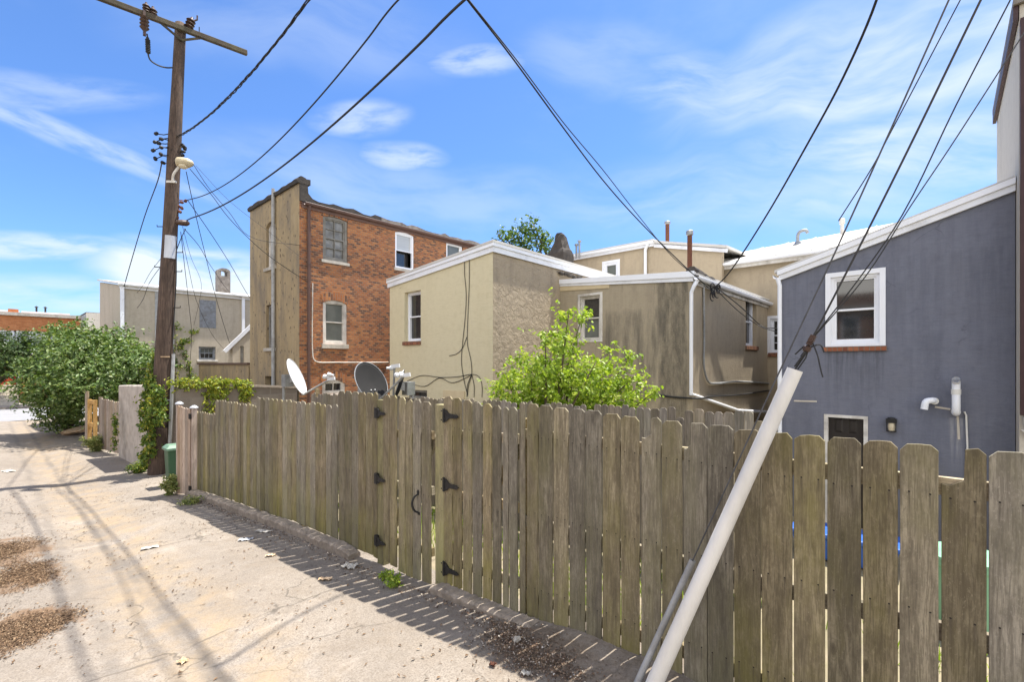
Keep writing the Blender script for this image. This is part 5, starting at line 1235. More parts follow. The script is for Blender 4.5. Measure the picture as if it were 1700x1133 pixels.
# ================================================================== OVERHEAD WIRES
OW = 'heavy wires along the lane'
def sagged(pts, end, n=18):
    X = np.array([q.x for q in pts]); f = np.polyfit(X, np.array([q.z for q in pts]), 2); g = np.polyfit(X, np.array([q.y for q in pts]), 1)
    out = [Vector((x, np.polyval(g, x), np.polyval(f, x))) for x in np.linspace(X[0], X[-1], n)]; out[0] = pts[0]
    return out + [out[-1].lerp(end, .5)+Vector((0,0,-.03)), end]
p1 = PY(505,0,3.2); a1 = pole_at(228)
cable('thick twisted bundle of wires leaving the pole above the lamp', sagged([a1, PY(350,190,3.2), PY(385,160,3.2), PY(440,98,3.2), PY(470,56,3.2), p1], Vector((6,3,p1.z+.3))), .0115, 'black_rubber', 'overhead_wire', OW, twist=1.6, sm=6)
p2 = PY(655,0,3.2); a2 = PX(308,333,pb.x+.15)
cable('straight dark overhead wire, upper of the two leaving the rusty brackets on the pole', sagged([a2, PY(440,247,3.2), PY(560,140,3.2), p2], Vector((6,3,p2.z+.3))), .0105, 'black_rubber', 'overhead_wire', OW, sm=6)
p3 = PY(763,0,3.2); a3 = PX(310,366,pb.x+.15)
cable('thickest plain overhead wire, lower of the two leaving the rusty brackets on the pole', sagged([a3, PY(390,325,3.2), PY(450,287,3.2), PY(600,168,3.2), PY(700,80,3.2), p3], Vector((6,3,p3.z+.3))), .0145, 'black_rubber', 'overhead_wire', OW, sm=6)
gcor = PX(1176,478,gx1+.06)
s4 = PY(775,-2,3.0)
def dropline(pxs, Y0, Y1): return [PY(x, y, lerp(Y0, Y1, t_)) for x, y, t_ in pxs]
W4p = [(775,-2,0),(850,95,.14),(930,205,.30),(1000,298,.48),(1060,366,.66),(1130,436,.85)]
cable('left service wire dropping from the lane wires to the corner of the mould-streaked house', dropline(W4p,3.2,10.4)+[gcor], .010, 'black_rubber', 'service_wire', 'service drops to the mould-streaked house', sm=6)
W4q = [(777,-2,0),(858,100,.15),(935,203,.31),(1000,281,.48),(1055,352,.66),(1118,428,.85)]
cable('thinner service wire hanging beside the left drop to the mould-streaked house', dropline(W4q,3.2,10.4)+[gcor+Vector((0,.1,.05))], .007, 'black_rubber', 'service_wire', 'service drops to the mould-streaked house', sm=6)
s5 = Vector((3.5,2.4,7.2))
cable('thick black service wire dropping from the upper right to the mould-streaked house', [gcor+Vector((.05,.2,0)), PY(1215,447,9.9), PY(1270,362,9.0), PY(1340,240,7.8), PY(1400,128,6.9), PY(1455,0,6.1), PY(1468,-60,5.7), s5], .0135, 'black_rubber', 'service_wire', 'service drops to the mould-streaked house', sm=6)
lp = thing('wire_splice', 'coiled black wire splices at the gutter corner of the mould-streaked house', 'wire splice', gcor)
for i in range(9):
    m = MB(); c = gcor+Vector((random.uniform(-.02,.12), random.uniform(-.1,.5), random.uniform(-.22,.06))); r_ = random.uniform(.04,.1)
    pts = [c+Vector((.3*r_*math.cos(a), r_*math.cos(a), r_*math.sin(a)*1.4)) for a in np.linspace(0, 5.2, 10)]; m.tube(pts, .012, 5); m.build('wire_loop', 'black_rubber', lp)
g2p = [PX(1190,478,gx1+.1), PX(1230,510,gx1+.2), PX(1262,540,gx1+.3), PY(1292,546,12)]
cable('thin wire from the splices across the side window of the mould-streaked house', g2p, .012, 'black_rubber', 'service_wire', None)
cable('second thin wire from the splices passing the side window, a little lower', [PX(1186,478,gx1+.1), PX(1225,516,gx1+.2), PX(1258,540,gx1+.3), PY(1291,552,12)], .010, 'black_rubber', 'service_wire', None)
SD = 'thin drop wires from the pole'
drops = [([PX(269,268,pb.x), PD(262,300,13.2), PD(240,360,15.5), PD(215,444,18), PX(206,476,lx+.1)], .020, 'dark wire from the pole down to the corner of the grey house'),
 ([PX(318,268,pb.x+.3), PX(345,310,-13.9), PX(380,352,-13.7), PX(413,392,-13.55), PX(500,408,kx+.03)], .010, 'wire from the lamp height across to the top storey of the brick house'),
 ([PX(315,280,pb.x+.2), PX(350,322,-13.9), PX(380,362,-13.8), PX(440,420,-13.6), PX(517,473,kx+.04)], .012, 'dark wire from the pole to the brown downspout of the brick house'),
 ([PX(325,275,pb.x+.4), PX(380,333,-13.4), PX(440,380,-13.35), PX(530,448,-13.4), PX(588,473,-13.4), PX(645,482,-13.2), PY(665,478,YY-.05)], .006, 'grey wire passing in front of the brick wall to the yellow house'),
 ([PX(309,285,pb.x+.2), PD(322,345,13), PD(340,420,15), PD(360,500,18), PD(382,572,20.5), PX(387,576,tx+.08)], .013, 'wire from the pole down to the white eave of the lean-to'),
 ([PX(312,333,pb.x+.2), PD(350,388,13.5), PD(380,435,15), PD(413,492,17.8), PY(440,520,ky-.05)], .012, 'dark wire from the rusty brackets to the ochre rear wall'),
 ([PX(306,380,pb.x+.1), PD(330,408,14), PD(352,445,18), PD(385,488,21.5), PX(402,494,lx+.12)], .012, 'wire from the splice can to the eave of the grey house'),
 ([PX(300,385,pb.x+.1), PD(305,430,13), PD(314,510,16), PD(318,560,18), PD(313,632,19.5)], .011, 'slack wire hanging from the splice can past the grey wall'),
 ([PX(308,380,pb.x+.1), PX(298,402,pb.x+.1), PX(289,428,pb.x+.15), PX(284,440,pb.x+.15)], .014, 'short wire from the splice can to the bottom of the sign plate'),
 ([PX(302,392,pb.x+.1), PD(312,440,14), PD(330,510,18), PD(355,560,20), PX(384,592,lx+.05)], .009, 'faint wire from the pole toward the small barred window'),
 ([PX(303,376,pb.x+.2), PD(318,430,16), PD(334,470,19), PD(331,500,21), PX(322,540,lx+.06)], .008, 'faint looping wire beside the boarded window of the grey house'),
 ([pole_at(425), PD(248,470,15), PD(236,500,18), PD(222,515,20), PX(204,522,lx+.12)], .011, 'slack wire drooping across the left part of the grey house'),
 ([pole_at(412), PD(250,452,15), PD(236,476,18), PD(222,490,20), PX(204,498,lx+.12)], .009, 'upper slack wire drooping across the left part of the grey house')]
for pts, r_, lb in drops: cable(lb, pts, r_*.72, 'wire_grey' if lb.startswith('grey') else 'black_rubber', 'drop_wire', SD, sm=5, n=5)
m = MB(); a = PX(270,2,pb.x+.1)

# ================================================================== SATELLITE DISHES
def dish(label, c, nrm, rad, mat, arm_px, d_arm, lnb, mast_to, back='galv', squash=1.):
    t_ = thing('satellite_dish', label, 'satellite dish', (c.x, c.y, -2.75))
    n_ = Vector(nrm).normalized(); u_ = n_.cross(ZU).normalized(); w_ = u_.cross(n_)
    m = MB(); K = 36; RN = 8; vs = []; fs = []
    for side in (0, 1):
        for i in range(RN+1):
            r = rad*i/RN
            for j in range(K):
                a = 2*math.pi*j/K; p = c + (u_*math.cos(a)*squash + w_*math.sin(a)*1.06)*r + n_*(.16*rad*(i/RN)**2 - .16*rad - side*.012*(1 if i < RN else .4))
                vs.append(p)
    off = (RN+1)*K
    for s_ in (0, off):
        for i in range(RN):
            for j in range(K): fs.append((s_+i*K+j, s_+i*K+(j+1)%K, s_+(i+1)*K+(j+1)%K, s_+(i+1)*K+j))
    for j in range(K): fs.append((RN*K+j, RN*K+(j+1)%K, off+RN*K+(j+1)%K, off+RN*K+j))
    m.add(vs, fs); m.build('reflector', mat, t_, smooth=True)
    m = MB(); rim = [c + (u_*math.cos(a)*squash + w_*math.sin(a)*1.06)*rad for a in np.linspace(0, 2*math.pi, 40)]; m.tube(rim, .008, 6); m.build('rim', 'dish_white' if mat == 'dish_white' else 'galv', t_)
    a0 = c - w_*rad*1.03; a1 = PD(*arm_px, d_arm)
    m = MB(); m.tube([a0 - n_*.05, a0+n_*.01, a1], .021, 8); m.build('feed_arm', 'galv', t_)
    m = MB()
    for (dx, dz, axv) in lnb: m.lathe(a1+Vector((dx*CA,dx*SA,dz)), axv, [(-.06,.022),(0,.026),(.01,.045),(.06,.05),(.075,.04),(.08,0)], 12)
    m.beam(a1-Vector((.05,.03,0)), a1+Vector((.08,.06,.02)), .05, .07); m.build('feed_horn', 'dish_white', t_)
    m = MB(); bk = c - n_*(.16*rad+.15); m.box((bk.x-.09,bk.y-.09,bk.z-.13),(bk.x+.09,bk.y+.09,bk.z+.13)); m.beam(bk, c-n_*.16*rad, .12, .14)
    m.build('bracket', back, t_)
    m = MB(); m.tube([bk, Vector((bk.x-n_.x*.08,bk.y-n_.y*.08,bk.z-.05)), Vector((bk.x-n_.x*.12,bk.y-n_.y*.12,-2.85))], .03, 10); m.build('mast', 'galv', t_)
    if mat == 'dish_dark':
        m = MB()
        for s_ in (-.05, .05): m.lathe(c - w_*rad*.42 + u_*s_ - n_*.125*rad, n_, [(0,.02),(.02,.016),(.03,0)], 8)
        m.build('bolt', 'galv', t_)
    return t_
Rr = Vector((CA,SA,0)); Ff = Vector((-SA,CA,0))
c1 = PD(493,626,10.2); dish('white satellite dish seen nearly edge-on with its arm pointing right', c1, Vector((.397,.918,0))*.87 - Vector((-.918,.397,0))*.30 + ZU*.38, .39, 'dish_white', (548,630), 10.0, [(-.07,.04,Vector((-.6,-.5,.25))),(.02,.09,Vector((-.6,-.5,.1)))], None, squash=.9)
c2 = PD(617,634,9.0); dish('dark grey satellite dish facing the lane, left of the yellow house', c2, Vector((.52,.855,0))*.62 - Vector((-.855,.52,0))*.62 + ZU*.42, .385, 'dish_dark', (672,624), 8.7, [(-.14,0,Vector((-.6,.3,.1))),(-.06,.01,Vector((-.6,.3,.2)))], None, squash=1.)
m = 0
c3 = PD(662,640,9.3); dish('dark satellite dish turned edge-on behind the pair of white feed horns', c3, Rr*-.9 - Ff*.12 + ZU*.3, .30, 'dish_dark', (655,609), 9.2, [(-.1,-.03,Vector((.2,.9,0)))], None, squash=.8)

# ================================================================== BIN, BAG, YARD CLUTTER
bc = PD(291,800,10.2); bz = gz(bc.x); bn = thing('trash_bin', 'green wheeled trash bin standing beside the pink gate and the pole', 'trash bin', (bc.x,bc.y,bz))
ztop_b = PD(284,742,10.0).z; m = MB(); a, b_ = .135, .17
def ringb(hw, z): return [(bc.x-hw,bc.y-hw,z),(bc.x+hw,bc.y-hw,z),(bc.x+hw,bc.y+hw,z),(bc.x-hw,bc.y+hw,z)]
m.hexa(ringb(a,bz+.03)+ringb(b_,ztop_b-.05)); m.build('bin_body', 'green_plastic', bn, bevel=.02)
m = MB(); m.hexa(ringb(b_+.03,ztop_b-.09)+ringb(b_+.03,ztop_b-.052)); m.build('bin_rim', 'green_lid', bn, bevel=.008)
m = MB(); m.hexa(ringb(b_+.035,ztop_b-.049)+[(x,y,z) for x,y,z in ringb(b_-.03,ztop_b+.02)]); m.build('lid', 'green_lid', bn, bevel=.01)
for s_ in (-1,1): m = MB(); m.lathe((bc.x+s_*.13,bc.y+.16,bz+.10),(s_,0,0),[(0,.10),(.05,.10),(.055,.0)],16); m.build('wheel', 'black_rubber', bn)
bag = PG(128,722); m = MB(); vs = []; K = 12
for i in range(7):
    t_ = i/6; r_ = .34*math.sin(math.pi*min(.97,max(.08,t_*.9+.1)))+.03
    for j in range(K): a = 2*math.pi*j/K; vs.append((bag.x+(t_-.5)*.25+r_*math.cos(a)*1.2*random.uniform(.85,1.15), bag.y+(t_-.5)*.5+r_*math.sin(a)*random.uniform(.85,1.15), bag.z+.34*t_+random.uniform(-.02,.02)))
m.add(vs, [(i*K+j,i*K+(j+1)%K,(i+1)*K+(j+1)%K,(i+1)*K+j) for i in range(6) for j in range(K)]+[tuple(range(K)),tuple(6*K+j for j in range(K))]); tag(m.build('trash_bag', 'paper_brown'), 'crumpled brown and white bag lying by the left fence end', 'bag')
# yard: blue tote and mint bin behind the gapped boards
p = PD(1402,885,6.8); z0 = yard_z(p.x,p.y); zt = p.z
tb = thing('storage_tub', 'long blue plastic tub seen through the fence gaps', 'storage tub', (p.x,p.y,z0))
m = MB(); m.hexa([(p.x-.55,p.y-.2,z0+.02),(p.x+.55,p.y-.2,z0+.02),(p.x+.55,p.y+.25,z0+.02),(p.x-.55,p.y+.25,z0+.02)]+[(p.x-.62,p.y-.24,zt-.07),(p.x+.62,p.y-.24,zt-.07),(p.x+.62,p.y+.29,zt-.07),(p.x-.62,p.y+.29,zt-.07)]); m.build('tub_body', 'blue_plastic', tb, bevel=.03)
m = MB(); m.box((p.x-.66,p.y-.28,zt-.068),(p.x+.66,p.y+.33,zt)); m.build('lid', 'blue_plastic', tb, bevel=.02)
p = PD(1600,915,4.5); z0 = yard_z(p.x,p.y); hb = p.z-z0; tb = thing('trash_bin', 'mint green plastic bin seen through the gaps by the broken board', 'trash bin', (p.x,p.y,z0))
m = MB(); m.lathe((p.x,p.y,z0), ZU, [(0,.23),(hb*.85,.28),(hb*.87,.30),(hb*.93,.30),(hb*.93,.26),(.1,.21),(.09,0)], 20); m.build('bin_body', 'mint_plastic', tb)
m = MB(); m.lathe((p.x,p.y,z0+hb*.93+.001), ZU, [(0,.31),(.03,.31),(.07,.2),(.08,0)], 20); m.build('lid', 'mint_plastic', tb)

# ================================================================== PLANTS
def plant(name, label, cat, loc, blobs, ntw, per, tw, size, mat, tips=None, r0=.05, group=None, part='foliage', barkbase=None, **k):
    t_ = thing(name, label, cat, loc, group)
    V, fs = spray(blobs, ntw, per, tw, size, **k); leaf_object(part, V, fs, mat, t_, loc)
    if tips: limbs(barkbase or loc, tips, r0, 'bark', t_, 'trunk' if part == 'crown' else 'stem')
    return t_
tl = PG(110,714); tl.z = gz(tl.x)
D0 = 17.0
sb = [(PD(x,y,d),(rx,ry,rz)) for x,y,d,rx,ry,rz in (
   (72,635,18.0,.8,.9,.6),(100,610,18.2,1.0,1.0,.8),(125,580,18.5,.9,1.0,.7),(150,605,17.4,1.2,1.2,.95),(120,645,17.2,1.1,1.0,.8),(185,592,18.0,1.1,1.1,.7),
   (205,618,17.0,1.0,1.0,.75),(228,608,17.0,.6,.7,.7),(170,640,16.6,1.0,1.0,.6),(110,672,18.0,1.0,.9,.6),(62,650,18.6,.6,.7,.4),(222,632,16.2,.5,.6,.5),(105,556,19.0,.5,.6,.4),(188,560,18.6,.4,.5,.4),(108,695,18.6,.7,.7,.45),(242,612,16.2,.25,.35,.45),(132,552,18.8,.5,.5,.35))]
plant('shrub', 'large dense green shrub spreading over the lane at left, before the grey house', 'shrub', tl, sb, 2500, 11, .34, .12, 'leaf_shrub', tips=[b[0] for b in sb], r0=.11, part='crown', shell=.6)
t2 = Vector((-45,-.5,gz(-45)+.1))
sb = [(PD(x,y,d),(r,r,rz)) for x,y,d,r,rz in ((8,592,30,1.3,.9),(40,585,30,1.2,.8),(-20,580,30,1.6,1.1),(30,608,30,1.2,.6),(62,580,31,.9,.6),(18,566,30.5,.7,.45),(-5,620,30,1.0,.5),(85,590,31,1.1,.8),(52,562,30.5,.5,.35))]
plant('tree', 'dark green street tree across the road at the left edge', 'tree', t2, sb, 1000, 9, .4, .17, 'leaf_dark', tips=[b[0] for b in sb], r0=.14, part='crown')
# sapling behind the cross fence
spb = Vector((-5.6,6.9,yard_z(-5.6,6.9)))
tips = [(945,512),(968,518),(905,556),(862,588),(838,618),(828,645),(1010,575),(1050,588),(1058,620),(1085,652),(990,600),(930,570),(880,610),(1030,640),(960,620),(910,640)]
tb_ = []; 
for i, (x, y) in enumerate(tips):
    d = 8.9+random.uniform(-.7,.8); c = PD(x, y, d); tb_.append(c)
sb = []
for c in tb_:
    for f_ in (.97,.8,.62): 
        q = spb.lerp(c, f_)+Vector((0,0,.12*math.sin(f_*3.1))); q = Vector((q.x+random.uniform(-.1,.1),q.y+random.uniform(-.1,.1),q.z)); r_ = {.97:.13,.8:.27,.62:.36}[f_]; sb.append((q,(r_,r_,r_*.85), {.97:1.,.8:2.2,.62:2.0}[f_]))
sb += [(PD(x,y,8.8),(.42,.4,.36),2.4) for x, y in ((870,660),(920,655),(975,655),(1030,660),(900,625),(950,615),(1000,620),(1040,630))]
plant('sapling', 'bright yellow-green young tree growing behind the front fence before the tan wall', 'tree', spb, sb, 1150, 9, .22, .088, 'leaf_sapling', tips=tb_, r0=.045, part='crown', shell=.2, aspect=.5, droop=.7)
# maple top behind the yellow roof
mt = Vector((-19,28.5,-2.85)); sb = [(PD(x,y,34),(r,r,r*.8)) for x,y,r in ((838,392,.42),(862,392,.75),(885,385,.7),(902,402,.7),(870,410,.9),(845,405,.5),(910,412,.5),(885,370,.28),(826,388,.2))]
plant('tree', 'leafy tree top showing above the yellow house roof beside the dark chimney', 'tree', mt, sb, 165, 8, .55, .25, 'leaf_maple', tips=[b[0] for b in sb], r0=.2, part='crown', shell=.3)
# vines
def vine(label, blobs, n, per, size, mat, loc, stems=None, tw=.12, **k):
    t_ = thing('vine', label, 'vine', loc); V, fs = spray(blobs, n, per, tw, size, shell=.35, updir=.25, **k); leaf_object('foliage', V, fs, mat, t_, loc)
    m = MB()
    for st in (stems or []): m.tube(smoothpath(st, 5), .012, 5)
    if stems: m.build('stem', 'bark', t_)
A_, B_, ztp, pn = PW
vb = [(PD(x,y,d),(r,r,rz)) for x,y,d,r,rz in ((247,640,11.4,.16,.25),(240,665,11.5,.2,.32),(248,690,11.2,.18,.35),(240,715,11.4,.15,.4),(246,740,11.2,.12,.4),(238,760,11.4,.1,.25),(256,670,11.0,.14,.3),(258,655,11.0,.13,.2),(250,620,11.6,.14,.25),(254,600,11.7,.12,.2),(236,690,11.6,.14,.3),(262,690,10.95,.05,.2))]
vb = [(q[0]+Vector((CA,SA,0))*.075, q[1]) for q in vb]
vine('thick hanging vine with yellowing leaves on the wall stub left of the pole', [(c,(r[0]*.75,r[1]*.75,r[2]*.9)) for c, r in vb], 800, 6, .075, 'leaf_vine', PG(245,778), [[PG(247,778),PD(247,720,11.3),PD(245,660,11.4),PD(252,600,11.7)],[PG(250,780),PD(252,700,11.2),PD(256,650,11.1)]], droop=1.3, tw=.09)
def bw_(px, py): 
    q = PX(px, py, kx+.02); return q
ib = []
for px in range(292, 412, 6): ib.append((bw_(px, 638+3*math.sin(px*.3)), (.05,.14,.045+.03*random.random())))
for px, y0, y1 in ((345,640,692),(362,640,676),(370,645,668),(408,640,672),(404,640,662),(352,640,660),(412,640,664)):
    for y in range(y0, y1, 8): ib.append((bw_(px, y), (.03,.06,.06)))
vine('bright yellow-green vine trailing over the top of the block wall', ib, 520, 5, .075, 'leaf_ivy', (kx,4.2,-2.6), [[bw_(x, 640) for x in range(292,413,12)]], droop=1.2)
gb_ = []
def lw_(px, py): return PX(px, py, lx+.06)
for px, y in ((290,560),(291,580),(291,600),(293,620),(296,640),(300,570),(306,568),(312,566),(300,578),(306,590),(311,600),(314,612),(316,622),(322,628),(310,630),(303,640),(300,548),(292,540),(320,552),(326,550),(308,632),(298,610)): gb_.append((lw_(px,y),(.08,.16,.16)))
vine('thin creeper climbing the grey house wall right of the pole', [(c,(.04,.1,.1)) for c, r in gb_], 190, 5, .085, 'leaf_vine', (lx+.05,6.0,-2.6), [[lw_(292,650),lw_(291,600),lw_(290,540)],[lw_(292,575),lw_(305,568),lw_(327,550)],[lw_(293,590),lw_(306,592),lw_(316,625)]], droop=.8)
lf = PG(188,742)
vine('slim strand of vine on the wooden fence before the wall stub', [(PD(191,y,13.1),(.03,.03,.12)) for y in range(692,742,8)], 60, 5, .065, 'leaf_vine', lf, [[lf,PD(191,700,13.1)]], droop=1., tw=.06)
def weed(label, px, py, hgt, spread, n, mat='leaf_weed', dn=0, size=.07, cat='weed'):
    p = PG(px, py); t_ = thing('weed', label, cat, p); m = MB(); A = []; N = []
    for i in range(n):
        a = random.uniform(0, 6.28); e = p + Vector((math.cos(a)*spread*random.random(), math.sin(a)*spread*random.random(), hgt*random.uniform(.4,1)))
        s = p + Vector((math.cos(a)*spread*.3*random.random(), math.sin(a)*spread*.3*random.random(), 0)); ps = smoothpath([s, s.lerp(e,.6)+Vector((0,0,hgt*.1)), e], 4); m.tube(ps, .004, 4)
        for q in ps[1:]:
            for _ in range(3): A.append(np.array(q)+rng.normal(size=3)*.02); N.append(np.array((0,0,.6))+rng.normal(size=3)*.6)
    m.build('stem', 'leaf_weed', t_); V, fs = leaves_mesh(A, N, size, aspect=.4, droop=.5); leaf_object('foliage', V, fs, mat, t_, p)
weed('leafy weed clump growing at the foot of the green bin', 283, 822, .42, .17, 30, size=.075)
weed('tall dry weed clump at the foot of the left wooden fence', 160, 750, .5, .36, 40, size=.08)
weed('low green weeds at the base of the hanging vine', 232, 785, .28, .3, 26, 'leaf_vine', size=.08)
weed('small green sprout at the foot of the gate with the pull handle', 656, 973, .12, .07, 9, 'leaf_sapling', size=.045)
weed('tiny green weed at the end of the long kerb', 640, 962, .06, .06, 6, 'leaf_sapling', size=.035)
weed('dry weed fringe at the left end of the long kerb', 318, 838, .12, .2, 14, size=.05)
# grass strip in the yard seen through the gate gap
V = []; fs = []
for i in range(9000):
    x = random.uniform(-9, 1.5); y = random.uniform(3.35, 5.4)
    if math.sin(x*1.9)+math.sin(y*2.7+x)+random.uniform(-1,1) < .1: continue
    z = yard_z(x, y); a = random.uniform(0,6.28); h = random.uniform(.06,.22); w_ = .008; o_ = len(V)
    V += [(x-w_*math.cos(a),y-w_*math.sin(a),z),(x+w_*math.cos(a),y+w_*math.sin(a),z),(x+random.uniform(-.06,.06),y+random.uniform(-.06,.06),z+h)]; fs.append((o_,o_+1,o_+2))
me = bpy.data.meshes.new('grass'); me.from_pydata(V, [], fs); me.materials.append(MATS['leaf_sapling']); o = bpy.data.objects.new('grass', me); C.objects.link(o); struct(o, 'stuff')

# left wooden fence with an opening framed in new timber
la, lb = PG(197,757), PG(141,742)
fL = thing('picket_fence', 'short pinkish weathered wooden fence with a bright timber frame beside the wall stub', 'fence', ((la.x+lb.x)/2,(la.y+lb.y)/2,gz(la.x)))
def lpt(px, z):   # point on the left fence line at picture column
    best = min((abs(CX+F*((CA*q.x+SA*q.y)/(-SA*q.x+CA*q.y))-px), i) for i in range(301) for q in [la.lerp(lb,i/300)])[1]
    q = la.lerp(lb,best/300); return Vector((q.x,q.y,z))
def lz_(px, py): q = lpt(px,0); return (HY-py)/F*(-SA*q.x+CA*q.y)
dl = (lb-la); dl.z = 0; dl.normalize(); nl = Vector((-dl.y,dl.x,0)); nl = nl if nl.y > 0 else -nl
for i in range(9):
    x0, x1 = lerp(166,197,i/9), lerp(166,197,(i+1)/9); p0, p1 = lpt(x0,-2.62), lpt(x1,-2.62); zt = lz_((x0+x1)/2, lerp(662,668,i/8)+random.uniform(-1,1)); g = (p1-p0)*.03
    m = MB(); m.prism([p0+g,p1-g,p1-g+ZU*(zt+2.62-.03),p1.lerp(p0,.25)+ZU*(zt+2.62),p0.lerp(p1,.25)+ZU*(zt+2.62),p0+g+ZU*(zt+2.62-.03)], nl*.02); m.build('picket', 'fence_left', fL)
for i in range(3):
    x0, x1 = lerp(137,147,i/3), lerp(137,147,(i+1)/3); p0, p1 = lpt(x0,-2.66), lpt(x1,-2.66); zt = lz_((x0+x1)/2, 650)
    m = MB(); m.prism([p0,p1-(p1-p0)*.04,p1-(p1-p0)*.04+ZU*(zt+2.66),p0+ZU*(zt+2.66)], nl*.02); m.build('picket', 'fence_left', fL)
m = MB(); p0, p1 = lpt(149,-2.66), lpt(158,-2.66)
for q in (p0,p1): m.box((q.x-.05,q.y-.05,-2.66),(q.x+.05,q.y+.05,lz_(153,664)))
for y in (668,706): m.beam(p0+ZU*(lz_(153,y)+2.66), p1+ZU*(lz_(153,y)+2.66), .06, .12)
m.build('timber_frame', 'new_lumber', fL)
m = MB(); q = lpt(162,-2.66); m.box((q.x-.05,q.y+.03,-2.7),(q.x+.05,q.y+.13,lz_(162,660))); m.build('post', 'fence_left', fL)
bf = thing('yard_fence', 'darker wooden fence behind the left fence, under the big shrub', 'fence', (-19,3.6,-2.68))
for i in range(16):
    x0 = -21.2+i*.26; z = -.92+random.uniform(-.03,.03); m = MB(); m.box((x0,3.95,-2.7),(x0+.245,3.975,z)); m.build('picket', 'fence_back', bf)
m = MB(); m.beam((-21.2,4.0,-1.3),(-17,4.0,-1.3),.04,.09); m.build('rail', 'rail_wood', bf)

# ================================================================== LITTER
def chips(name, fn, n, smin, smax, mat, flat=.35, asp=.35):
    V = []; fs = []; k = 0; tries = 0
    while k < n and tries < n*30:
        tries += 1; q = fn()
        if q is None: continue
        x, y = q; z = alley_z(x, y)+.003; a = random.uniform(0,6.28); L = random.uniform(smin,smax); W_ = L*random.uniform(asp*.5,asp*1.6); u_ = Vector((math.cos(a),math.sin(a),random.uniform(-flat,flat))).normalized()*L/2; v_ = Vector((-math.sin(a),math.cos(a),random.uniform(-flat,flat))).normalized()*W_/2
        c = Vector((x,y,z+abs(u_.z)+abs(v_.z)+.002)); o_ = len(V); nn_ = Vector((0,0,.004))
        V += [c-u_, c-v_*.9+nn_, c+u_, c+v_+nn_]; fs.append((o_,o_+1,o_+2,o_+3)); k += 1
    me = bpy.data.meshes.new(name); me.from_pydata([tuple(v) for v in V], [], fs); me.materials.append(MATS[mat]); o = bpy.data.objects.new(name, me); C.objects.link(o); return struct(o, 'stuff')
def blobfn(cs):
    def f():
        c = random.choices(cs, [q[4] for q in cs])[0]; gx, gy = random.gauss(0,.48), random.gauss(0,.48)
        x = c[0]+c[2]*gx; y = c[1]+c[3]*gy; r_ = math.hypot(gx, gy)
        nz_ = math.sin(x*5.1+y*3)+math.sin(y*8.3-x*2.2)+math.sin(x*11+y*13)*.7+math.sin(x*23-y*19)*.5
        if nz_ + random.gauss(0,1.5) < -1.1 + 1.8*r_: return None
        return x, y
    return f
pA, pB, pC2, pD_ = PG(20,915), PG(55,950), PG(30,1045), PG(80,1030)
chips('leaf_litter', blobfn([(pA.x,pA.y,.75,.35,3),(pB.x,pB.y,.6,.3,2.5),(pC2.x,pC2.y,.55,.33,3),(pD_.x,pD_.y,.4,.25,1.4),(PG(8,970).x-.1,PG(8,970).y,.6,.4,2.5),(pA.x-.4,pA.y-.4,1.0,.5,3),(pC2.x,pC2.y-.45,.8,.4,3)]), 24000, .010, .038, 'leaf_litter')
def sparse():
    x = random.uniform(-14,-1.5); y = random.uniform(-.6,2.95)
    if math.sin(x*3.1+y*1.3)+math.sin(y*5.3-x)+random.uniform(-2,2) < 1.0: return None
    return x, y
chips('leaf_litter', sparse, 2300, .008, .045, 'leaf_litter')
pe = PG(880,1085)
chips('debris', blobfn([(pe.x,pe.y,.55,.25,3),(pe.x+.25,pe.y-.1,.5,.22,2),(pe.x-.3,pe.y+.05,.4,.2,1.5)]), 4200, .006, .022, 'debris', .6, .6)
def alongkerb():
    X = random.uniform(-10.8,-2.6); y = fence_y(X)-.17-abs(random.gauss(0,.09)); return X, y
chips('debris', alongkerb, 1500, .008, .035, 'debris', .5, .5)
def scrap(label, px, py, L, W_, ang, mat, name='litter', h=.025):
    p = PG(px, py); p.z = alley_z(p.x,p.y); m = MB(); vs = []; nx_, ny_ = 6, 4
    for s_ in (1, 0):
        for i in range(nx_+1):
            for j in range(ny_+1):
                u_, v_ = (i/nx_-.5)*L, (j/ny_-.5)*W_; z = p.z+.006+h*abs(math.sin(i*1.9+j*2.3+px))*(.5+.5*random.random()) + s_*.003
                vs.append((p.x+u_*math.cos(ang)-v_*math.sin(ang)+random.uniform(-.005,.005), p.y+u_*math.sin(ang)+v_*math.cos(ang)+random.uniform(-.005,.005), z))
    k_ = (nx_+1)*(ny_+1); fs = []
    for o_ in (0, k_):
        for i in range(nx_):
            for j in range(ny_): a = o_+i*(ny_+1)+j; fs.append((a,a+1,a+ny_+2,a+ny_+1))
    m.add(vs, fs); tag(m.build(name, mat), label, 'litter')
scrap('torn white and tan carton lying on the sunlit lane', 249, 910, .19, .075, 1.25, 'paper_white')
scrap('clear crumpled wrapper at the edge of the fence shadow, near the carton', 408, 898, .17, .08, .9, 'plate_grey')
scrap('white paper scrap against the kerb in the fence shadow', 437, 884, .22, .09, .5, 'paper_white')
scrap('crushed pale carton near the end of the long kerb', 580, 943, .17, .11, .4, 'paper_white', h=.04)
scrap('tan paper scrap in the middle of the fence shadow', 449, 925, .10, .06, .9, 'paper_brown')
scrap('brown flattened paper in the fence shadow before the hinged gate', 540, 963, .13, .06, .8, 'paper_brown')
scrap('small brown cardboard scrap alone in the near foreground', 303, 1091, .07, .05, .3, 'paper_brown')
scrap('white scrap far down the lane at left', 14, 783, .3, .18, .3, 'paper_white')
scrap('white plastic shard on the dark debris by the fence', 858, 1079, .05, .035, 1.1, 'paper_white', h=.05)
scrap('small white scrap at the edge of the dark debris', 873, 1126, .06, .04, .4, 'paper_white')
scrap('reddish brick crumb beside the dark debris', 818, 1110, .045, .035, .2, 'rust', h=.03)

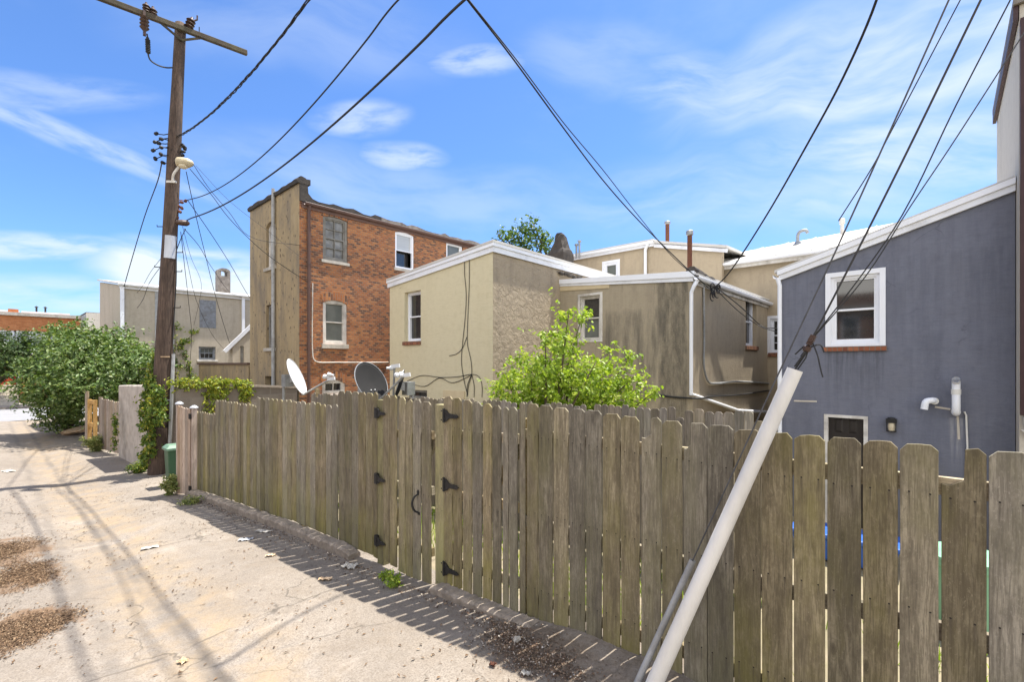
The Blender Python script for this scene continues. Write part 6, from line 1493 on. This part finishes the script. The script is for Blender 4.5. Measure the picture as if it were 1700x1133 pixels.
# ================================================================== SKY, SUN, CAMERA
EL, AZ = R(70.5), R(16)
W_ = bpy.data.worlds.new('World'); bpy.context.scene.world = W_; W_.use_nodes = True
nt = W_.node_tree; N_ = nt.nodes; Lk_ = nt.links; bg = N_['Background']
sky = N_.new('ShaderNodeTexSky'); sky.sky_type = 'NISHITA'; sky.sun_disc = False; sky.sun_elevation = EL; sky.sun_rotation = AZ
sky.air_density = 1.0; sky.dust_density = .6; sky.ozone_density = 2.0; sky.altitude = 0
tc = N_.new('ShaderNodeTexCoord'); dirv = tc.outputs['Generated']
def vm(op, a, b):
    n = N_.new('ShaderNodeVectorMath'); n.operation = op
    for s_, v in zip(n.inputs, (a, b)):
        if isinstance(v, bpy.types.NodeSocket): Lk_.new(v, s_)
        else: s_.default_value = v
    return n.outputs['Value'] if op == 'DOT_PRODUCT' else n.outputs[0]
def mm(op, a, b=0.):
    n = N_.new('ShaderNodeMath'); n.operation = op
    for s_, v in zip(n.inputs, (a, b)):
        if isinstance(v, bpy.types.NodeSocket): Lk_.new(v, s_)
        else: s_.default_value = v
    return n.outputs[0]
def wn(v, sc, det, rough, dist=0):
    n = N_.new('ShaderNodeTexNoise'); Lk_.new(v, n.inputs['Vector']); n.inputs['Scale'].default_value = sc; n.inputs['Detail'].default_value = det; n.inputs['Roughness'].default_value = rough; n.inputs['Distortion'].default_value = dist; return n.outputs[0]
def sst(v, a, b):
    n = N_.new('ShaderNodeMapRange'); n.interpolation_type = 'SMOOTHSTEP'; Lk_.new(v, n.inputs[0]); n.inputs[1].default_value = a; n.inputs[2].default_value = b; return n.outputs[0]
total = None
warp = wn(dirv, 2.4, 3, .5); fine = wn(dirv, 9, 8, .62, .6)
# cirrus streaks: (centre, end along the streak, half-length, half-width, strength) in photo pixels -> sky directions
for (x, y, x2, y2, hl_, hw_, st_) in ((1500,110,1700,60,420,120,.95),(1180,160,1300,190,170,60,.6),(1560,240,1700,230,340,70,.8),(1640,30,1700,20,200,90,.5),(790,104,860,100,90,26,.55),(600,196,650,190,90,28,.6),
     (670,252,720,255,80,24,.6),(110,225,240,280,260,26,.5),(60,150,160,155,190,34,.35),(60,415,200,425,230,26,.75),(330,468,420,470,150,60,1.5),(680,300,900,330,420,60,.28),(520,60,700,80,300,90,.22),(1180,330,1400,330,330,80,.4),(1000,90,1100,100,160,60,.25),(30,500,140,505,300,40,.55),(1350,330,1500,320,260,50,.45)):
    a_ = PD(x,y,1).normalized(); b_ = PD(x2,y2,1).normalized(); e1_ = (b_-a_*a_.dot(b_)).normalized(); e2_ = a_.cross(e1_)
    sc_ = 1/F*math.cos(math.atan(math.hypot(x-CX,y-HY)/F))
    u_ = mm('MULTIPLY', vm('DOT_PRODUCT', dirv, tuple(e1_)), 1/(hl_*sc_)); v_ = mm('MULTIPLY', vm('DOT_PRODUCT', dirv, tuple(e2_)), 1/(hw_*sc_))
    v_ = mm('ADD', v_, mm('MULTIPLY', mm('SUBTRACT', warp, .5), 2.4))
    r2 = mm('ADD', mm('MULTIPLY', u_, u_), mm('MULTIPLY', v_, v_))
    cmb = N_.new('ShaderNodeCombineXYZ'); Lk_.new(mm('MULTIPLY', u_, hl_/hw_*.28), cmb.inputs[0]); Lk_.new(v_, cmb.inputs[1]); cmb.inputs[2].default_value = x*.37
    tex = wn(cmb.outputs[0], 1.3, 5, .56, .2)
    k_ = mm('MULTIPLY', mm('MULTIPLY', sst(r2, 1.15, .0), sst(tex, .20, .70)), st_)
    total = k_ if total is None else mm('MAXIMUM', total, k_)
total = mm('MULTIPLY', total, sst(vm('DOT_PRODUCT', dirv, tuple(PD(850,500,1).normalized())), .0, .3))
haze = mm('MULTIPLY', sst(wn(vm('MULTIPLY', dirv, (1,1,2.2)), 2.1, 6, .6), .45, .8), .16)
total = mm('MINIMUM', mm('ADD', total, haze), 1.)
def cmix(f, a, b, mode='MIX'):
    n = N_.new('ShaderNodeMix'); n.data_type = 'RGBA'; n.blend_type = mode
    for k_, v in ((0,f),(6,a),(7,b)):
        if isinstance(v, bpy.types.NodeSocket): Lk_.new(v, n.inputs[k_])
        else: n.inputs[k_].default_value = (*v,1) if isinstance(v, tuple) else v
    return n.outputs[2]
skyc = cmix(total, cmix(1., sky.outputs[0], SKY_TINT, 'MULTIPLY'), CLOUD)
# unseen bright cloud bank behind the viewer, added to light rear walls and fence
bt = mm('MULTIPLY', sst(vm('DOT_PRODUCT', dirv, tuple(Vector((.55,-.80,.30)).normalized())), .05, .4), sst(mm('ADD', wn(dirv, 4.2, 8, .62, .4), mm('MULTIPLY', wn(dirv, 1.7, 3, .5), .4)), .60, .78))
skyc = cmix(bt, skyc, FILL_BANK)
mx = None
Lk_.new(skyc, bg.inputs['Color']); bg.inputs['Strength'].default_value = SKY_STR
sd_ = Vector((math.sin(AZ)*math.cos(EL), math.cos(AZ)*math.cos(EL), math.sin(EL)))
li = bpy.data.lights.new('sun', 'SUN'); li.energy = SUN_E; li.angle = R(.75); li.color = (1,.95,.87); so = bpy.data.objects.new('sun', li); so.rotation_euler = sd_.to_track_quat('Z','Y').to_euler(); so.location = (0,0,30); C.objects.link(so)
cam = bpy.data.cameras.new('camera'); co = bpy.data.objects.new('camera', cam); C.objects.link(co); bpy.context.scene.camera = co
cam.sensor_width = 36; cam.lens = F/1700*36; cam.clip_end = 2000; cam.clip_start = .05; co.location = (0,0,0); co.rotation_euler = (R(90),0,YAW); cam.shift_y = (HY-566.5)/1700
sc_ = bpy.context.scene; sc_.view_settings.view_transform = 'Standard'; sc_.view_settings.look = 'None'; sc_.view_settings.exposure = EXPO; sc_.view_settings.gamma = 1
sc_.cycles.use_denoising = True; sc_.cycles.max_bounces = 6; sc_.cycles.diffuse_bounces = 4; sc_.cycles.transparent_max_bounces = 4
